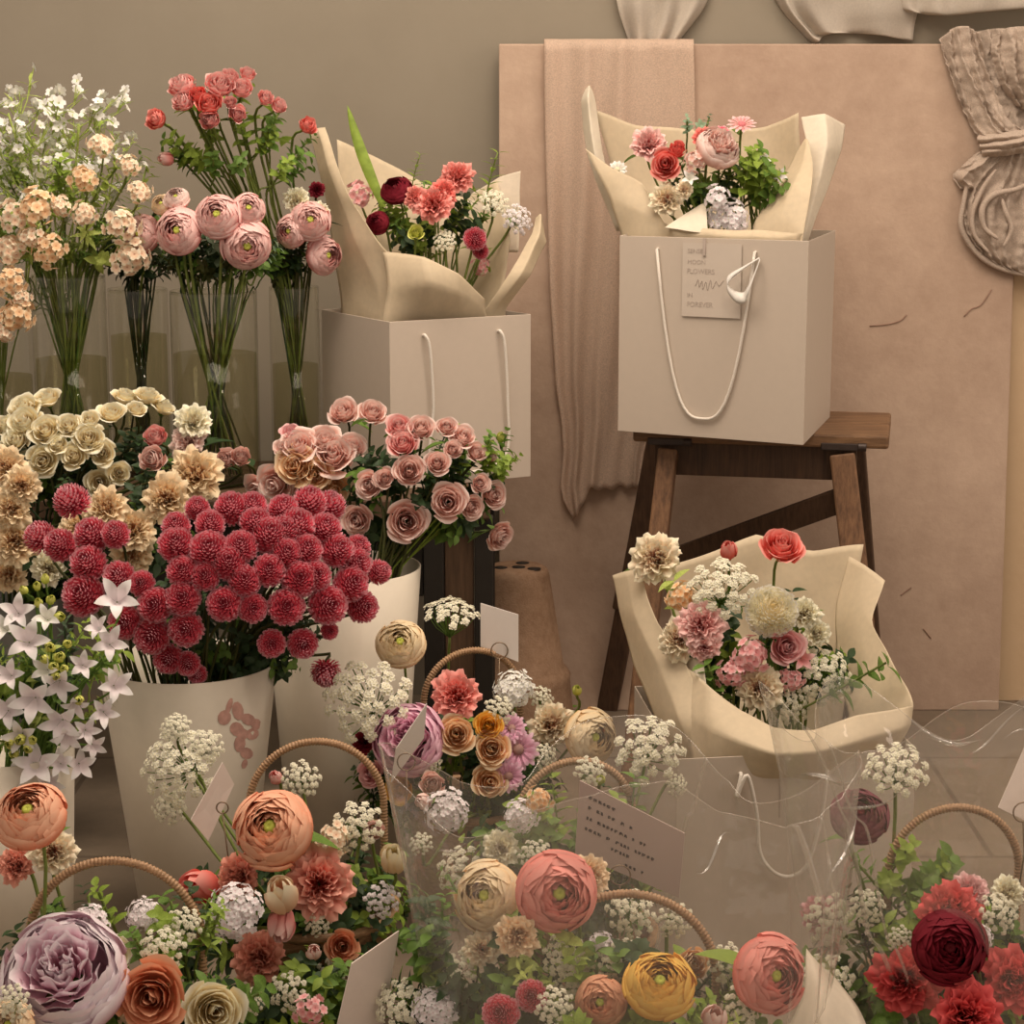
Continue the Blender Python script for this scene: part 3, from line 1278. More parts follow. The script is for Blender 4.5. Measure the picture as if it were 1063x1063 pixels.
voile([[(636, -70, 3.265), (680, -70, 3.25), (745, -70, 3.265)], [(640, 0, 3.265), (690, 0, 3.25), (734, 0, 3.265)], [(655, 47, 3.272), (680, 50, 3.265), (703, 47, 3.272)]],
      'translucent white voile tail hanging above the pink cloth', 3, 1)
voile([[(775, -70, 3.265), (850, -70, 3.24), (960, -70, 3.25)], [(806, 0, 3.272), (845, 0, 3.25), (955, 0, 3.25)], [(835, 36, 3.272), (858, 30, 3.26), (950, 24, 3.26)], [(846, 46, 3.272), (868, 34, 3.265), (948, 40, 3.265)]],
      'pale voile swag with pointed tail above the middle of the panel', 3, 2)
voile([[(930, -70, 3.25), (1000, -70, 3.22), (1120, -70, 3.24)], [(930, 0, 3.26), (1000, 4, 3.22), (1120, -4, 3.24)], [(940, 12, 3.26), (1000, 14, 3.23), (1120, 4, 3.25)]],
      'pale voile swag above the knotted cloth at the top right corner', 4, 3)

# ---------------------------------------------------------------- wooden stool
ZS = .51
sA, sB = P(657, 444, 2.906), P(928, 449, 2.834)          # front edge ends
u_ = Vector((sB.x - sA.x, sB.y - sA.y, 0)).normalized()
v_ = Vector((-u_.y, u_.x, 0))
sA = Vector((sA.x, sA.y, 0))
LS, DS = .366, .235


def st(a, d, z):
    return sA + u_ * a + v_ * d + Vector((0, 0, z))


SM = Matrix.Translation(sA) @ Matrix(((u_.x, v_.x, 0, 0), (u_.y, v_.y, 0, 0), (0, 0, 1, 0), (0, 0, 0, 1)))
stool = empty('wooden_stool', (sA + u_ * LS / 2 + v_ * DS / 2))
tag(stool, 'old brown wooden step stool with splayed legs under the tall white gift bag', 'stool')
mb = MB()
mb.box((0, 0, ZS - .020), (LS, DS * .5 - .001, ZS), SM)
mb.box((0, DS * .5 + .001, ZS - .020), (LS, DS, ZS), SM)
mb.build('seat', M['stool'], stool, False, .004)
mb = MB()
mb.box((.030, .018, ZS - .070), (LS - .045, .036, ZS - .020), SM)
mb.box((.030, DS - .036, ZS - .070), (LS - .045, DS - .018, ZS - .020), SM)
mb.build('apron', M['stool_dark'], stool, False, .002)
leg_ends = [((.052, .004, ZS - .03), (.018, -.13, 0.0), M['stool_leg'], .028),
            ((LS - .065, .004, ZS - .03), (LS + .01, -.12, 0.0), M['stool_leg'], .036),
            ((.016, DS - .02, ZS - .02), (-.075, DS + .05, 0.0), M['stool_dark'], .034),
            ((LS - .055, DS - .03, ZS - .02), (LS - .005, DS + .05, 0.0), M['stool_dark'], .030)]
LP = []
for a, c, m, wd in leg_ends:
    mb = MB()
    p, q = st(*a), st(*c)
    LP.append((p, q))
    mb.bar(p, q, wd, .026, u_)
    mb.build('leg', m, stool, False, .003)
for (p, q) in (LP[0], LP[1]):
    mb = MB()
    c = p + Vector((0, 0, .012))
    mb.bar(c - u_ * .030, c + u_ * .030, .014, .010, v_)
    mb.tube([c + u_ * .022 - v_ * .004, c + u_ * .034 - v_ * .004], .006, 10)
    mb.build('hinge_bracket', simple('dark_iron', (.06, .045, .04, 1), .45, .4, .4) if 'iron' not in M else M['iron'], stool, False, .001)
mb = MB()
p, q = LP[1]
mb.bar(p.lerp(q, .13) + v_ * .02, st(.02, DS * .6, .275), .012, .036, v_)
mb.build('diagonal_brace', M['stool_dark'], stool, False, .002)
mb = MB()
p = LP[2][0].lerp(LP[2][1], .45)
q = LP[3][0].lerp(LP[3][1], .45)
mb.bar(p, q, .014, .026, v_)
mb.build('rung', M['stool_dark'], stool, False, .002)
mb = MB()
mb.bar(LP[0][0].lerp(LP[0][1], .1) + v_ * .03, LP[2][0].lerp(LP[2][1], .52) + u_ * .03, .006, .006, u_)
mb.build('iron_stay', M['wire'], stool, False)
mb = MB()
p, q = LP[2]
mb.bar(p.lerp(q, .56), p.lerp(q, .64), .044, .034, u_)
mb.build('leg_cuff', M['stool_dark'], stool, False, .004)

# ---------------------------------------------------------------- bench at the back left
ZB = .440
bench = empty('flower_bench', P(250, 500, 2.86) * 1)
bench.location.z = 0
tag(bench, 'dark brown wooden bench behind the buckets carrying glass vases and a gift bag', 'bench')
mb = MB()
mb.box((-.86, 2.715, ZB - .028), (-.03, 3.04, ZB))
mb.build('bench_top', M['bench'], bench, False, .003)
for x0, x1 in ((-.122, -.094), (-.052, -.026)):
    mb = MB()
    mb.box((x0, 2.725, 0), (x1, 2.755, ZB - .028))
    mb.build('leg', M['black'], bench, False, .002)
    mb = MB()
    mb.box((x0, 2.975, 0), (x1, 3.005, ZB - .028))
    mb.build('leg', M['black'], bench, False, .002)
for yy in (2.725, 2.975):
    mb = MB()
    mb.box((-.84, yy, 0), (-.81, yy + .03, ZB - .028))
    mb.build('leg', M['black'], bench, False, .002)
mb = MB()
mb.box((-.093, 2.735, .0), (-.053, 2.75, ZB - .028))
mb.build('end_panel', M['bench'], bench, False, .001)
mb = MB()
mb.box((-.81, 2.735, .30), (-.123, 2.75, ZB - .028))
mb.build('front_rail', M['black'], bench, False, .001)

# ---------------------------------------------------------------- upturned pot
px, py_ = P(537, 700, 3.075).x, 3.075
pot = empty('upturned_pot', (px, py_, 0))
tag(pot, 'weathered terracotta pot standing upside down with holes, near the wall', 'pot')
mpot = plaster('weathered_terracotta', (128, 100, 78), (156, 126, 102), (182, 156, 132), 9, .5)
mb = MB()
mb.lathe([(.085, 0), (.092, .006), (.092, .012), (.09, .02), (.083, .085), (.084, .095), (.078, .104), (.073, .108), (.050, .255), (.047, .263), (.040, .268), (.001, .268)], 48, (px, py_, 0))
po = mb.build('body', mpot, pot)
mb = MB()
for dx, dy in ((-.026, -.014), (.002, -.010), (.026, -.022), (.008, .020)):
    mb.lathe([(.0105, 0), (.0105, .0006), (.001, .0006)], 16, (px + dx, py_ + dy, .2682))
mb.build('drain_holes', M['black'], pot)


# ---------------------------------------------------------------- gift bags
def gift_bag(label, A_, B_, C_, h, z0, handle_len, frontcord=True, inner=.0):
    """A_ left-front, B_ front corner, C_ right-back: floor corners (x, y) of the box"""
    A_, B_, C_ = Vector((A_[0], A_[1], 0)), Vector((B_[0], B_[1], 0)), Vector((C_[0], C_[1], 0))
    D_ = A_ + C_ - B_
    ctr = (A_ + C_) / 2
    root = empty('gift_bag', (ctr.x, ctr.y, z0))
    tag(root, label, 'gift bag')
    mb = MB()
    cs = [A_, B_, C_, D_]
    n = len(cs)
    th = .0012
    inn = [c + (ctr - c).normalized() * th * 1.5 for c in cs]
    Z = lambda p, z: Vector((p.x, p.y, z0 + z))
    vs = [Z(c, 0) for c in cs] + [Z(c, h) for c in cs] + [Z(c, h) for c in inn] + [Z(c, .002) for c in inn]
    fs = [(3, 2, 1, 0)]
    for k in range(4):
        m = (k + 1) % 4
        fs += [(k, m, 4 + m, 4 + k), (4 + k, 4 + m, 8 + m, 8 + k), (8 + k, 8 + m, 12 + m, 12 + k)]
    fs.append((12, 13, 14, 15))
    mb.add(vs, fs)
    mb.build('body', M['bag'], root, False, .0006)
    return root, cs


def face_pt(p, q, z0, u, z, off):
    """point on the bag face from p to q: u along, z up, off outwards"""
    d = (q - p)
    nrm = Vector((d.y, -d.x, 0)).normalized()
    r = p + d * u
    return Vector((r.x, r.y, z0 + z)) + nrm * off


def cord(root, p, q, z0, h, u0, u1, drop, name='handle', mat='cord', r=.0021, out=.004):
    mb = MB()
    pts = []
    for i in range(25):
        t = i / 24
        u = u0 + (u1 - u0) * t
        s = abs(2 * t - 1)
        z = h - drop * (1 - s ** 3.2)
        uu = u0 + (u1 - u0) * (.5 + .5 * (2 * t - 1) * (.86 + .14 * s))
        pts.append(face_pt(p, q, z0, uu, z, out))
    pts = [face_pt(p, q, z0, u0, h, -.002)] + pts + [face_pt(p, q, z0, u1, h, -.002)]
    mb.tube(pts, r, 8)
    return mb.build(name, M[mat], root)


# bag on the bench (two faces seen)
g1 = [P(335, 400, 2.975), P(405, 400, 2.788), P(551, 400, 2.90)]
bag1, c1 = gift_bag('white paper gift bag on the bench, its corner turned forward, left of the cloth', (g1[0].x, g1[0].y), (g1[1].x, g1[1].y), (g1[2].x, g1[2].y), .236, ZB, .1)
mb = MB()
for u in (.25, .78):
    for k in range(2):
        pass
pts = []
for u, zt in ((.25, .214), (.78, .214)):
    q = [face_pt(c1[1], c1[2], ZB, u - .02, zt, -.002), face_pt(c1[1], c1[2], ZB, u - .015, zt, .006), face_pt(c1[1], c1[2], ZB, u + .01, zt - .02, .008), face_pt(c1[1], c1[2], ZB, u + .035, zt - .10, .006), face_pt(c1[1], c1[2], ZB, u + .02, zt - .18, .005)]
    pts.append(q)
path = pts[0] + [face_pt(c1[1], c1[2], ZB, .52, .016, .005)] + list(reversed(pts[1]))
mb.tube([cr(path, t / 60) for t in range(61)], .0022, 8)
mb.build('handle', M['cord'], bag1)

# bag on the stool
g2 = [P(642, 380, 2.88), P(836, 380, 2.75), P(863, 380, 3.016)]
bag2, c2 = gift_bag('tall white paper gift bag with a note card, standing on the wooden stool', (g2[0].x, g2[0].y), (g2[1].x, g2[1].y), (g2[2].x, g2[2].y), .279, ZS, .1)
cord(bag2, c2[0], c2[1], ZS, .262, .21, .73, .235, r=.0022)
mb = MB()
Fp = lambda px, py, o_: face_pt(c2[0], c2[1], ZS, (px - 642.5) / 194.5, .279 - (py - 245.5) / 720, o_)
loop = [(789, 263, .004), (776, 272, .012), (764, 281, .02), (762, 289, .022), (768, 298, .016), (776, 300, .012), (782, 294, .02), (787, 280, .016), (790, 264, .005)]
wid = [.002, .004, .009, .012, .016, .016, .012, .005, .002]
rows = []
for t in range(49):
    t /= 48
    c = cr([Fp(*k) for k in loop], t)
    wv = cr([Vector((w_, 0, 0)) for w_ in wid], t).x
    d = Vector((.05, -.35, -.9)).normalized()
    rows.append([c + d * wv * (s_ - .25) + Vector((0, -1, 0)) * .004 * sin(pi * s_) for s_ in (0, .25, .5, .75, 1)])
mb.grid(rows)
mb.build('ribbon', M['ribbon'], bag2, True, 0, .0006)
mb = MB()
lo = [face_pt(c2[0], c2[1], ZS, .348, .170, .002), face_pt(c2[0], c2[1], ZS, .66, .170, .002), face_pt(c2[0], c2[1], ZS, .66, .272, .002), face_pt(c2[0], c2[1], ZS, .348, .272, .002)]
nrm = (c2[1] - c2[0])
nrm = Vector((nrm.y, -nrm.x, 0)).normalized()
mb.add(lo + [p + nrm * .0006 for p in lo], [(3, 2, 1, 0), (4, 5, 6, 7), (0, 1, 5, 4), (1, 2, 6, 5), (2, 3, 7, 6), (3, 0, 4, 7)])
vel = mb.build('note_card', simple('vellum', (.585, .515, .445, 1), .6, .2, 0, .01), bag2, False)


def text_obj(name, s, origin, ux, uz, size, mat, parent):
    cu = bpy.data.curves.new(name, 'FONT')
    cu.body = s
    cu.size = size
    cu.extrude = .00012
    t = bpy.data.objects.new(name, cu)
    COL.objects.link(t)
    dg = bpy.context.evaluated_depsgraph_get()
    me = bpy.data.meshes.new_from_object(t.evaluated_get(dg))
    bpy.data.objects.remove(t, do_unlink=True)
    n = ux.cross(uz).normalized()
    me.transform(Matrix((ux.to_tuple() + (origin.x,), uz.to_tuple() + (origin.y,), n.to_tuple() + (origin.z,), (0, 0, 0, 1))).to_4x4() if False else
                 Matrix(((ux.x, uz.x, n.x, origin.x), (ux.y, uz.y, n.y, origin.y), (ux.z, uz.z, n.z, origin.z), (0, 0, 0, 1))))
    o = bpy.data.objects.new(name, me)
    COL.objects.link(o)
    me.materials.clear()
    me.materials.append(mat)
    o.parent = parent
    o.location = -Vector(parent.matrix_world.translation) if False else -Vector(ROOT_LOC(parent))
    return o


def ROOT_LOC(o):
    v = Vector(o.location)
    while o.parent:
        o = o.parent
        v = v + Vector(o.location)
    return v


ux = (c2[1] - c2[0]).normalized()
for s, u, z, sz in (('SENSE', .375, .258, .0085), ('MOON', .375, .243, .0085), ('FLOWERS', .372, .230, .0095), ('IN', .375, .197, .0085), ('FOREVER', .375, .184, .0095)):
    text_obj('lettering', s, face_pt(c2[0], c2[1], ZS, u, z, .0029), ux, Vector((0, 0, 1)), sz, M['ink_faint'], vel)
mb = MB()
scr = [(.42, .213), (.435, .222), (.44, .211), (.455, .220), (.46, .208), (.475, .219), (.485, .207), (.50, .222), (.51, .210), (.53, .220), (.545, .214), (.57, .222)]
mb.tube([cr([face_pt(c2[0], c2[1], ZS, u, z, .0030) for u, z in scr], t / 60) for t in range(61)], .00035, 4)
mb.build('script', M['ink_faint'], vel).location = -ROOT_LOC(vel)
mb = MB()
mb.bar(face_pt(c2[0], c2[1], ZS, .465, .279, .003), face_pt(c2[0], c2[1], ZS, .465, .255, .004), .004, .0015, ux)
mb.build('clip', M['ink_faint'], bag2, False)

# bag in front of the stool
g3 = [P(658, 760, 2.41), P(702, 850, 2.12), P(948, 850, 2.158)]
bag3, c3 = gift_bag('white paper gift bag standing on the floor before the stool, holding the low bouquet', (g3[0].x, g3[0].y), (g3[1].x, g3[1].y), (g3[2].x, g3[2].y), .2635, 0, .1)
cord(bag3, c3[1], c3[2], 0, .245, .30, .72, -.0, 'handle') if False else None
mb = MB()
hp = [face_pt(c3[1], c3[2], 0, u, z, f) for u, z, f in ((.26, .243, -.002), (.26, .243, .006), (.24, .22, .01), (.28, .245, .012), (.325, .20, .01), (.35, .15, .008), (.44, .125, .008), (.54, .135, .008), (.60, .19, .006), (.62, .243, .006), (.62, .243, -.002))]
mb.tube([cr(hp, t / 70) for t in range(71)], .0022, 8)
mb.build('handle', M['cord'], bag3)
mb = MB()
mb.bar(face_pt(c3[1], c3[2], 0, .43, .262, .0004), face_pt(c3[1], c3[2], 0, .43, .19, .0004), .0012, .0004, (1, 0, 0))
mb.build('slit', M['ink_faint'], bag3, False)

# ---------------------------------------------------------------- buckets


def bucket(label, x, y, prof, mat='bucket', name='flower_bucket'):
    root = empty(name, (x, y, 0))
    tag(root, label, 'bucket')
    mb = MB()
    inn = [(r - .0025, max(z, .004)) for r, z in reversed(prof)]
    mb.lathe([(.001, 0)] + prof + inn + [(.001, .004)], 56, (x, y, 0))
    mb.build('body', M[mat], root)
    return root


AX, AY = P(196, 700, 2.33).x, 2.33
bA = bucket('white tapered paper bucket with a pink flower print, full of raspberry pompoms', AX, AY, [(.066, 0), (.0815, .127), (.1055, .318)])
# pink print: flat petals lying on the cone
mb = MB()


def on_cone(px, py):
    """sight line through the pixel met with the bucket's side"""
    o, d = Vector((0, 0, HC)), (P(px, py, 2) - Vector((0, 0, HC)))
    y = 2.2
    for _ in range(40):
        p = P(px, py, y)
        r = .066 + (.1055 - .066) * p.z / .318 + .0004
        dx = p.x - AX
        if abs(dx) >= r:
            return None
        y = AY - sqrt(r * r - dx * dx)
    return P(px, py, y)


for (x, y, rx, ry, an) in ((233, 745, 7, 8, .3), (247, 738, 6, 10, -.2), (258, 747, 8, 6, .5), (262, 762, 7, 6, -.4), (246, 757, 8, 7, .9), (249, 772, 6, 9, .1), (256, 782, 7, 6, .4), (238, 733, 3, 9, .3), (266, 752, 5, 6, .2), (252, 762, 6, 6, 1.2), (254, 793, 3, 5, .3)):
    ring = []
    for k in range(10):
        a = 2 * pi * k / 10
        ex, ey = rx * cos(a), ry * sin(a)
        q = on_cone(x + ex * cos(an) - ey * sin(an), y + ex * sin(an) + ey * cos(an))
        if q:
            ring.append(q)
    if len(ring) > 4:
        mb.add(ring, [tuple(reversed(range(len(ring))))])
mb.build('printed_flower', M['print'], bA, False)

BX_, BY_ = P(356, 650, 2.5).x, 2.5
bB = bucket('white paper bucket holding the pink spray roses, behind the printed one', BX_, BY_, [(.070, 0), (.083, .157), (.1, .395)])
CX_, CY_ = P(14, 560, 2.6).x, 2.585
bC = bucket('dark zinc bucket holding cream roses and carnations at the back left', CX_, CY_, [(.062, 0), (.078, .34)], 'zinc')
DX_, DY_ = P(0, 800, 2.12).x, 2.13
bD = bucket('white paper bucket of bellflowers at the left edge', DX_, DY_, [(.066, 0), (.079, .275)])

# ---------------------------------------------------------------- glass vases
VASES = {}


def vase(key, px, D, r, top, water, label):
    x = P(px, 400, D).x
    root = empty('glass_vase', (x, D, ZB))
    tag(root, label, 'vase', 'glass cylinder vases on the bench')
    h = P(px, top, D).z - ZB
    mb = MB()
    mb.lathe([(.001, 0), (r - .004, 0), (r, .004), (r, h)], 40, (x, D, ZB))
    mb.lathe([(r, h - .0), (r - .0012, h + .0012), (r - .0024, h), (r - .002, h - .004)], 40, (x, D, ZB))
    mb.build('glass', M['glass'], root)
    hw = P(px, water, D).z - ZB
    mb = MB()
    mb.lathe([(.001, .008), (r - .003, .008), (r - .003, hw), (.001, hw)], 40, (x, D, ZB))
    mb.build('water', M['water'], root)
    VASES[key] = Pot(x, D, ZB + h, r, ZB + .012, .8)


vase('v1', 75, 2.86, .052, 286, 372, 'clear glass cylinder vase packed with thin pale stems, second from left')
vase('v2', 146, 2.93, .043, 300, 348, 'clear glass cylinder vase with dark slanting stems, third from left')
vase('v3', 224, 2.85, .061, 302, 367, 'widest clear glass vase, holding the big pink ranunculus')
vase('v4', 307, 2.93, .036, 298, 378, 'narrow clear glass vase beside the gift bag with tall pink roses')
vase('v0', 2, 2.88, .046, 318, 390, 'clear glass vase cut off by the left edge')


# ---------------------------------------------------------------- baskets
BASK = {}


def basket(key, px, D, semi, apexpx, label, yaw=0.0, rr=.082):
    x = P(px, 900, D).x
    root = empty('rattan_basket', (x, D, 0))
    tag(root, label, 'basket', 'rattan flower baskets')
    mb = MB()
    rows = []
    n = 96
    for j in range(25):
        v = j / 24
        z = .005 + .125 * v
        r = rr * (.82 + .18 * v)
        rows.append([(x + (r + .0022 * sin(k * 2 * pi / n * 24 + (pi if j % 2 else 0))) * cos(2 * pi * k / n), D + (r + .0022 * sin(k * 2 * pi / n * 24 + (pi if j % 2 else 0))) * sin(2 * pi * k / n), z) for k in range(n)])
    rows = [[(x + .001 * cos(2 * pi * k / n), D + .001 * sin(2 * pi * k / n), .002) for k in range(n)]] + rows
    mb.grid(rows, closed=True)
    mb.build('body', M['rattan'], root)
    mb = MB()
    mb.tube([(x + rr * cos(t * 2 * pi / 48), D + rr * sin(t * 2 * pi / 48), .131) for t in range(49)], .0055, 8)
    mb.build('rim', M['rattan'], root)
    mb = MB()
    mb.lathe([(rr - .004, .10), (rr * .75, .135), (rr * .4, .15), (.001, .155)], 32, (x, D, 0))
    mb.build('foam', M['foam'], root)
    za = P(px, apexpx, D).z - .005
    # wound cane handle
    pts = []
    N = 560
    zc = za - semi
    dx, dy = cos(yaw), sin(yaw)
    L1 = max(.02, zc - .12)
    tot = 2 * L1 + pi * semi
    for i in range(N + 1):
        s = tot * i / N
        if s < L1:
            a, z = -semi, .12 + s
        elif s > tot - L1:
            a, z = semi, .12 + tot - s
        else:
            th = pi - (s - L1) / semi
            a, z = semi * cos(th), zc + semi * sin(th)
        pts.append((x + a * dx, D + a * dy, z))
    mb.tube(pts, lambda t: .0039 + .0006 * sin(t * tot / .0034 * 2 * pi), 8)
    mb.build('handle', M['rattan'], root)
    BASK[key] = Pot(x, D, .135, rr, .09, .3)
    return root


basket('b1', 117, 1.70, .077, 888, 'rattan flower basket at the lower left, handle arched over the lilac peony')
basket('b2', 330, 2.02, .070, 765, 'rattan flower basket left of centre, handle behind the large peach ranunculus', .1)
basket('b3', 491, 2.37, .061, 671, 'rattan flower basket at the back, a small white card on its handle', .3)
basket('b4', 597, 1.96, .060, 785, 'rattan flower basket in the middle, behind the written card', .2)
basket('b5', 651, 1.615, .077, 922, 'rattan flower basket in front, wrapped in cellophane')
basket('b6', 990, 1.834, .064, 833, 'rattan flower basket at the right with red flowers', .1)
# ---------------------------------------------------------------- paper wraps


def wrap(label, loc, sheets):
    root = empty('paper_wrap', loc)
    tag(root, label, 'wrapping paper')
    for k, (nm, ctrl, mat) in enumerate(sheets):
        mb = MB()
        patch(mb, ctrl, 30, 30, .0045, 20, k * 5.3, None, .62)
        mb.build(nm, M[mat], root, True, 0, .0006)
    return root


wrap('cream paper wrap of the bouquet on the bench, its left tip standing tall', (-.11, 2.93, ZB + .01), [
    ('back_sheet', [[(362, 345, 2.95), (400, 350, 2.97), (450, 350, 2.97), (490, 345, 2.95), (515, 340, 2.94)],
                    [(354, 240, 3.0), (395, 250, 3.03), (440, 255, 3.04), (490, 255, 3.03), (530, 250, 2.98)],
                    [(350, 145, 3.03), (390, 163, 3.07), (432, 186, 3.08), (482, 206, 3.07), (516, 186, 3.04)]], 'wrap'),
    ('right_tip', [[(478, 260, 3.05), (505, 262, 3.03), (538, 262, 3.01)], [(480, 215, 3.06), (510, 215, 3.04), (540, 215, 3.03)], [(490, 200, 3.07), (518, 184, 3.05), (540, 178, 3.04)]], 'tissue'),
    ('left_flap', [[(357, 345, 2.935), (400, 350, 2.86), (462, 350, 2.875)],
                   [(352, 300, 2.94), (392, 300, 2.87), (436, 300, 2.84)],
                   [(345, 250, 2.95), (370, 252, 2.89), (397, 256, 2.86)],
                   [(337, 200, 2.97), (350, 200, 2.92), (363, 206, 2.90)],
                   [(322, 138, 3.0), (329, 133, 2.98), (337, 132, 2.98)]], 'wrap'),
    ('front_fold', [[(395, 350, 2.83), (440, 352, 2.86), (485, 348, 2.885), (508, 342, 2.90)],
                    [(402, 300, 2.83), (445, 296, 2.80), (478, 306, 2.83), (503, 320, 2.88)],
                    [(398, 262, 2.86), (440, 268, 2.815), (476, 284, 2.83), (503, 310, 2.875)],
                    [(402, 262, 2.885), (446, 272, 2.85), (474, 290, 2.86), (500, 312, 2.89)],
                    [(424, 285, 2.90), (450, 296, 2.87), (470, 302, 2.88), (494, 318, 2.90)]], 'wrap'),
    ('right_flap', [[(496, 345, 2.895), (510, 345, 2.90), (524, 342, 2.91)],
                    [(503, 322, 2.89), (515, 320, 2.895), (526, 320, 2.91)],
                    [(530, 282, 2.89), (540, 285, 2.885), (550, 286, 2.90)],
                    [(552, 245, 2.93), (560, 246, 2.92), (567, 253, 2.94)],
                    [(556, 226, 2.96), (561, 222, 2.95), (567, 248, 2.96)]], 'wrap'),
])

wrap('cream paper wrap of the bouquet in the tall bag on the stool', (.31, 2.95, ZS + .01), [
    ('back_sheet', [[(660, 285, 3.00), (690, 285, 3.03), (740, 285, 3.05), (790, 285, 3.03), (825, 280, 2.99)],
                    [(640, 190, 3.05), (690, 190, 3.09), (740, 190, 3.10), (790, 190, 3.08), (832, 190, 3.03)],
                    [(618, 114, 3.05), (664, 131, 3.09), (730, 134, 3.11), (795, 132, 3.09), (829, 117, 3.04)]], 'wrap'),
    ('tall_fold', [[(640, 240, 2.99), (650, 240, 2.97), (662, 240, 2.98)], [(610, 165, 3.0), (618, 165, 2.98), (628, 170, 2.99)],
                   [(603, 106, 3.03), (611, 102, 3.0), (620, 116, 3.02)], [(607, 92, 3.05), (611, 88, 3.04), (614, 93, 3.05)]], 'wrap_white'),
    ('front_flap', [[(655, 275, 2.93), (668, 278, 2.91), (688, 278, 2.89), (708, 278, 2.875), (745, 278, 2.855), (800, 278, 2.83), (830, 275, 2.83)],
                    [(632, 205, 2.94), (655, 215, 2.92), (680, 228, 2.90), (700, 242, 2.87), (745, 245, 2.85), (800, 247, 2.83), (832, 247, 2.83)],
                    [(607, 154, 2.97), (636, 176, 2.95), (667, 190, 2.93), (690, 231, 2.88), (740, 238, 2.86), (800, 240, 2.84), (834, 243, 2.83)]], 'wrap'),
    ('folded_corner', [[(690, 236, 2.87), (712, 240, 2.86), (736, 242, 2.86)], [(705, 226, 2.885), (722, 228, 2.875), (735, 232, 2.87)], [(728, 212, 2.90), (731, 211, 2.90), (733, 216, 2.895)]], 'wrap_white'),
    ('right_flap', [[(776, 275, 2.87), (805, 275, 2.85), (830, 275, 2.835)], [(783, 230, 2.90), (810, 225, 2.87), (834, 244, 2.84)],
                    [(800, 202, 2.94), (822, 195, 2.89), (841, 205, 2.87)], [(820, 172, 2.97), (832, 172, 2.93), (843, 178, 2.91)], [(836, 144, 3.0), (839, 144, 2.98), (841, 148, 2.97)]], 'wrap'),
    ('rolled_sheet', [[(815, 275, 2.93), (826, 275, 2.93), (834, 262, 2.95)], [(834, 205, 2.97), (846, 205, 2.965), (856, 203, 2.99)],
                      [(838, 155, 3.0), (858, 155, 2.985), (874, 155, 3.03)], [(832, 122, 3.04), (856, 118, 3.02), (877, 130, 3.06)]], 'wrap_white'),
])

wrap('large cream paper wrap of the low bouquet in the floor bag', (.29, 2.26, .01), [
    ('back_sheet', [[(720, 830, 2.32), (750, 830, 2.32), (790, 830, 2.32), (830, 830, 2.32), (870, 830, 2.32)],
                    [(705, 680, 2.40), (745, 680, 2.43), (790, 680, 2.44), (840, 680, 2.42), (880, 680, 2.39)],
                    [(688, 590, 2.43), (740, 573, 2.46), (786, 555, 2.47), (840, 571, 2.46), (896, 565, 2.43)]], 'wrap'),
    ('right_flap', [[(872, 810, 2.25), (900, 805, 2.22), (925, 795, 2.2)],
                    [(880, 745, 2.26), (915, 742, 2.22), (949, 732, 2.19)],
                    [(868, 690, 2.34), (900, 695, 2.28), (930, 695, 2.24)],
                    [(868, 625, 2.39), (890, 630, 2.35), (906, 648, 2.31)],
                    [(882, 578, 2.41), (898, 586, 2.38), (919, 603, 2.35)]], 'wrap'),
    ('left_flap', [[(712, 830, 2.19), (735, 835, 2.17), (765, 835, 2.165)],
                   [(684, 752, 2.26), (708, 750, 2.20), (738, 750, 2.18)],
                   [(659, 691, 2.33), (684, 694, 2.27), (711, 690, 2.25)],
                   [(642, 632, 2.38), (660, 640, 2.33), (682, 645, 2.30)],
                   [(636, 597, 2.41), (650, 593, 2.38), (664, 590, 2.36)]], 'wrap'),
    ('front_sheet', [[(720, 840, 2.165), (745, 840, 2.165), (775, 840, 2.17), (805, 840, 2.175), (845, 840, 2.18), (885, 835, 2.19), (915, 825, 2.20)],
                     [(716, 790, 2.18), (742, 800, 2.145), (775, 805, 2.135), (808, 805, 2.13), (848, 803, 2.135), (888, 793, 2.155), (930, 780, 2.18)],
                     [(712, 740, 2.21), (738, 757, 2.155), (770, 770, 2.13), (804, 781, 2.115), (846, 780, 2.115), (892, 770, 2.125), (945, 752, 2.165)],
                     [(710, 690, 2.26), (735, 712, 2.20), (769, 738, 2.17), (803, 755, 2.15), (845, 757, 2.145), (890, 743, 2.15), (948, 733, 2.18)]], 'wrap'),
    ('inner_fold', [[(712, 745, 2.22), (728, 752, 2.20), (746, 760, 2.19)], [(712, 712, 2.245), (722, 712, 2.225), (735, 722, 2.21)], [(712, 684, 2.265), (720, 684, 2.25), (730, 688, 2.24)]], 'wrap_white'),
])

# ---------------------------------------------------------------- note cards on wire holders


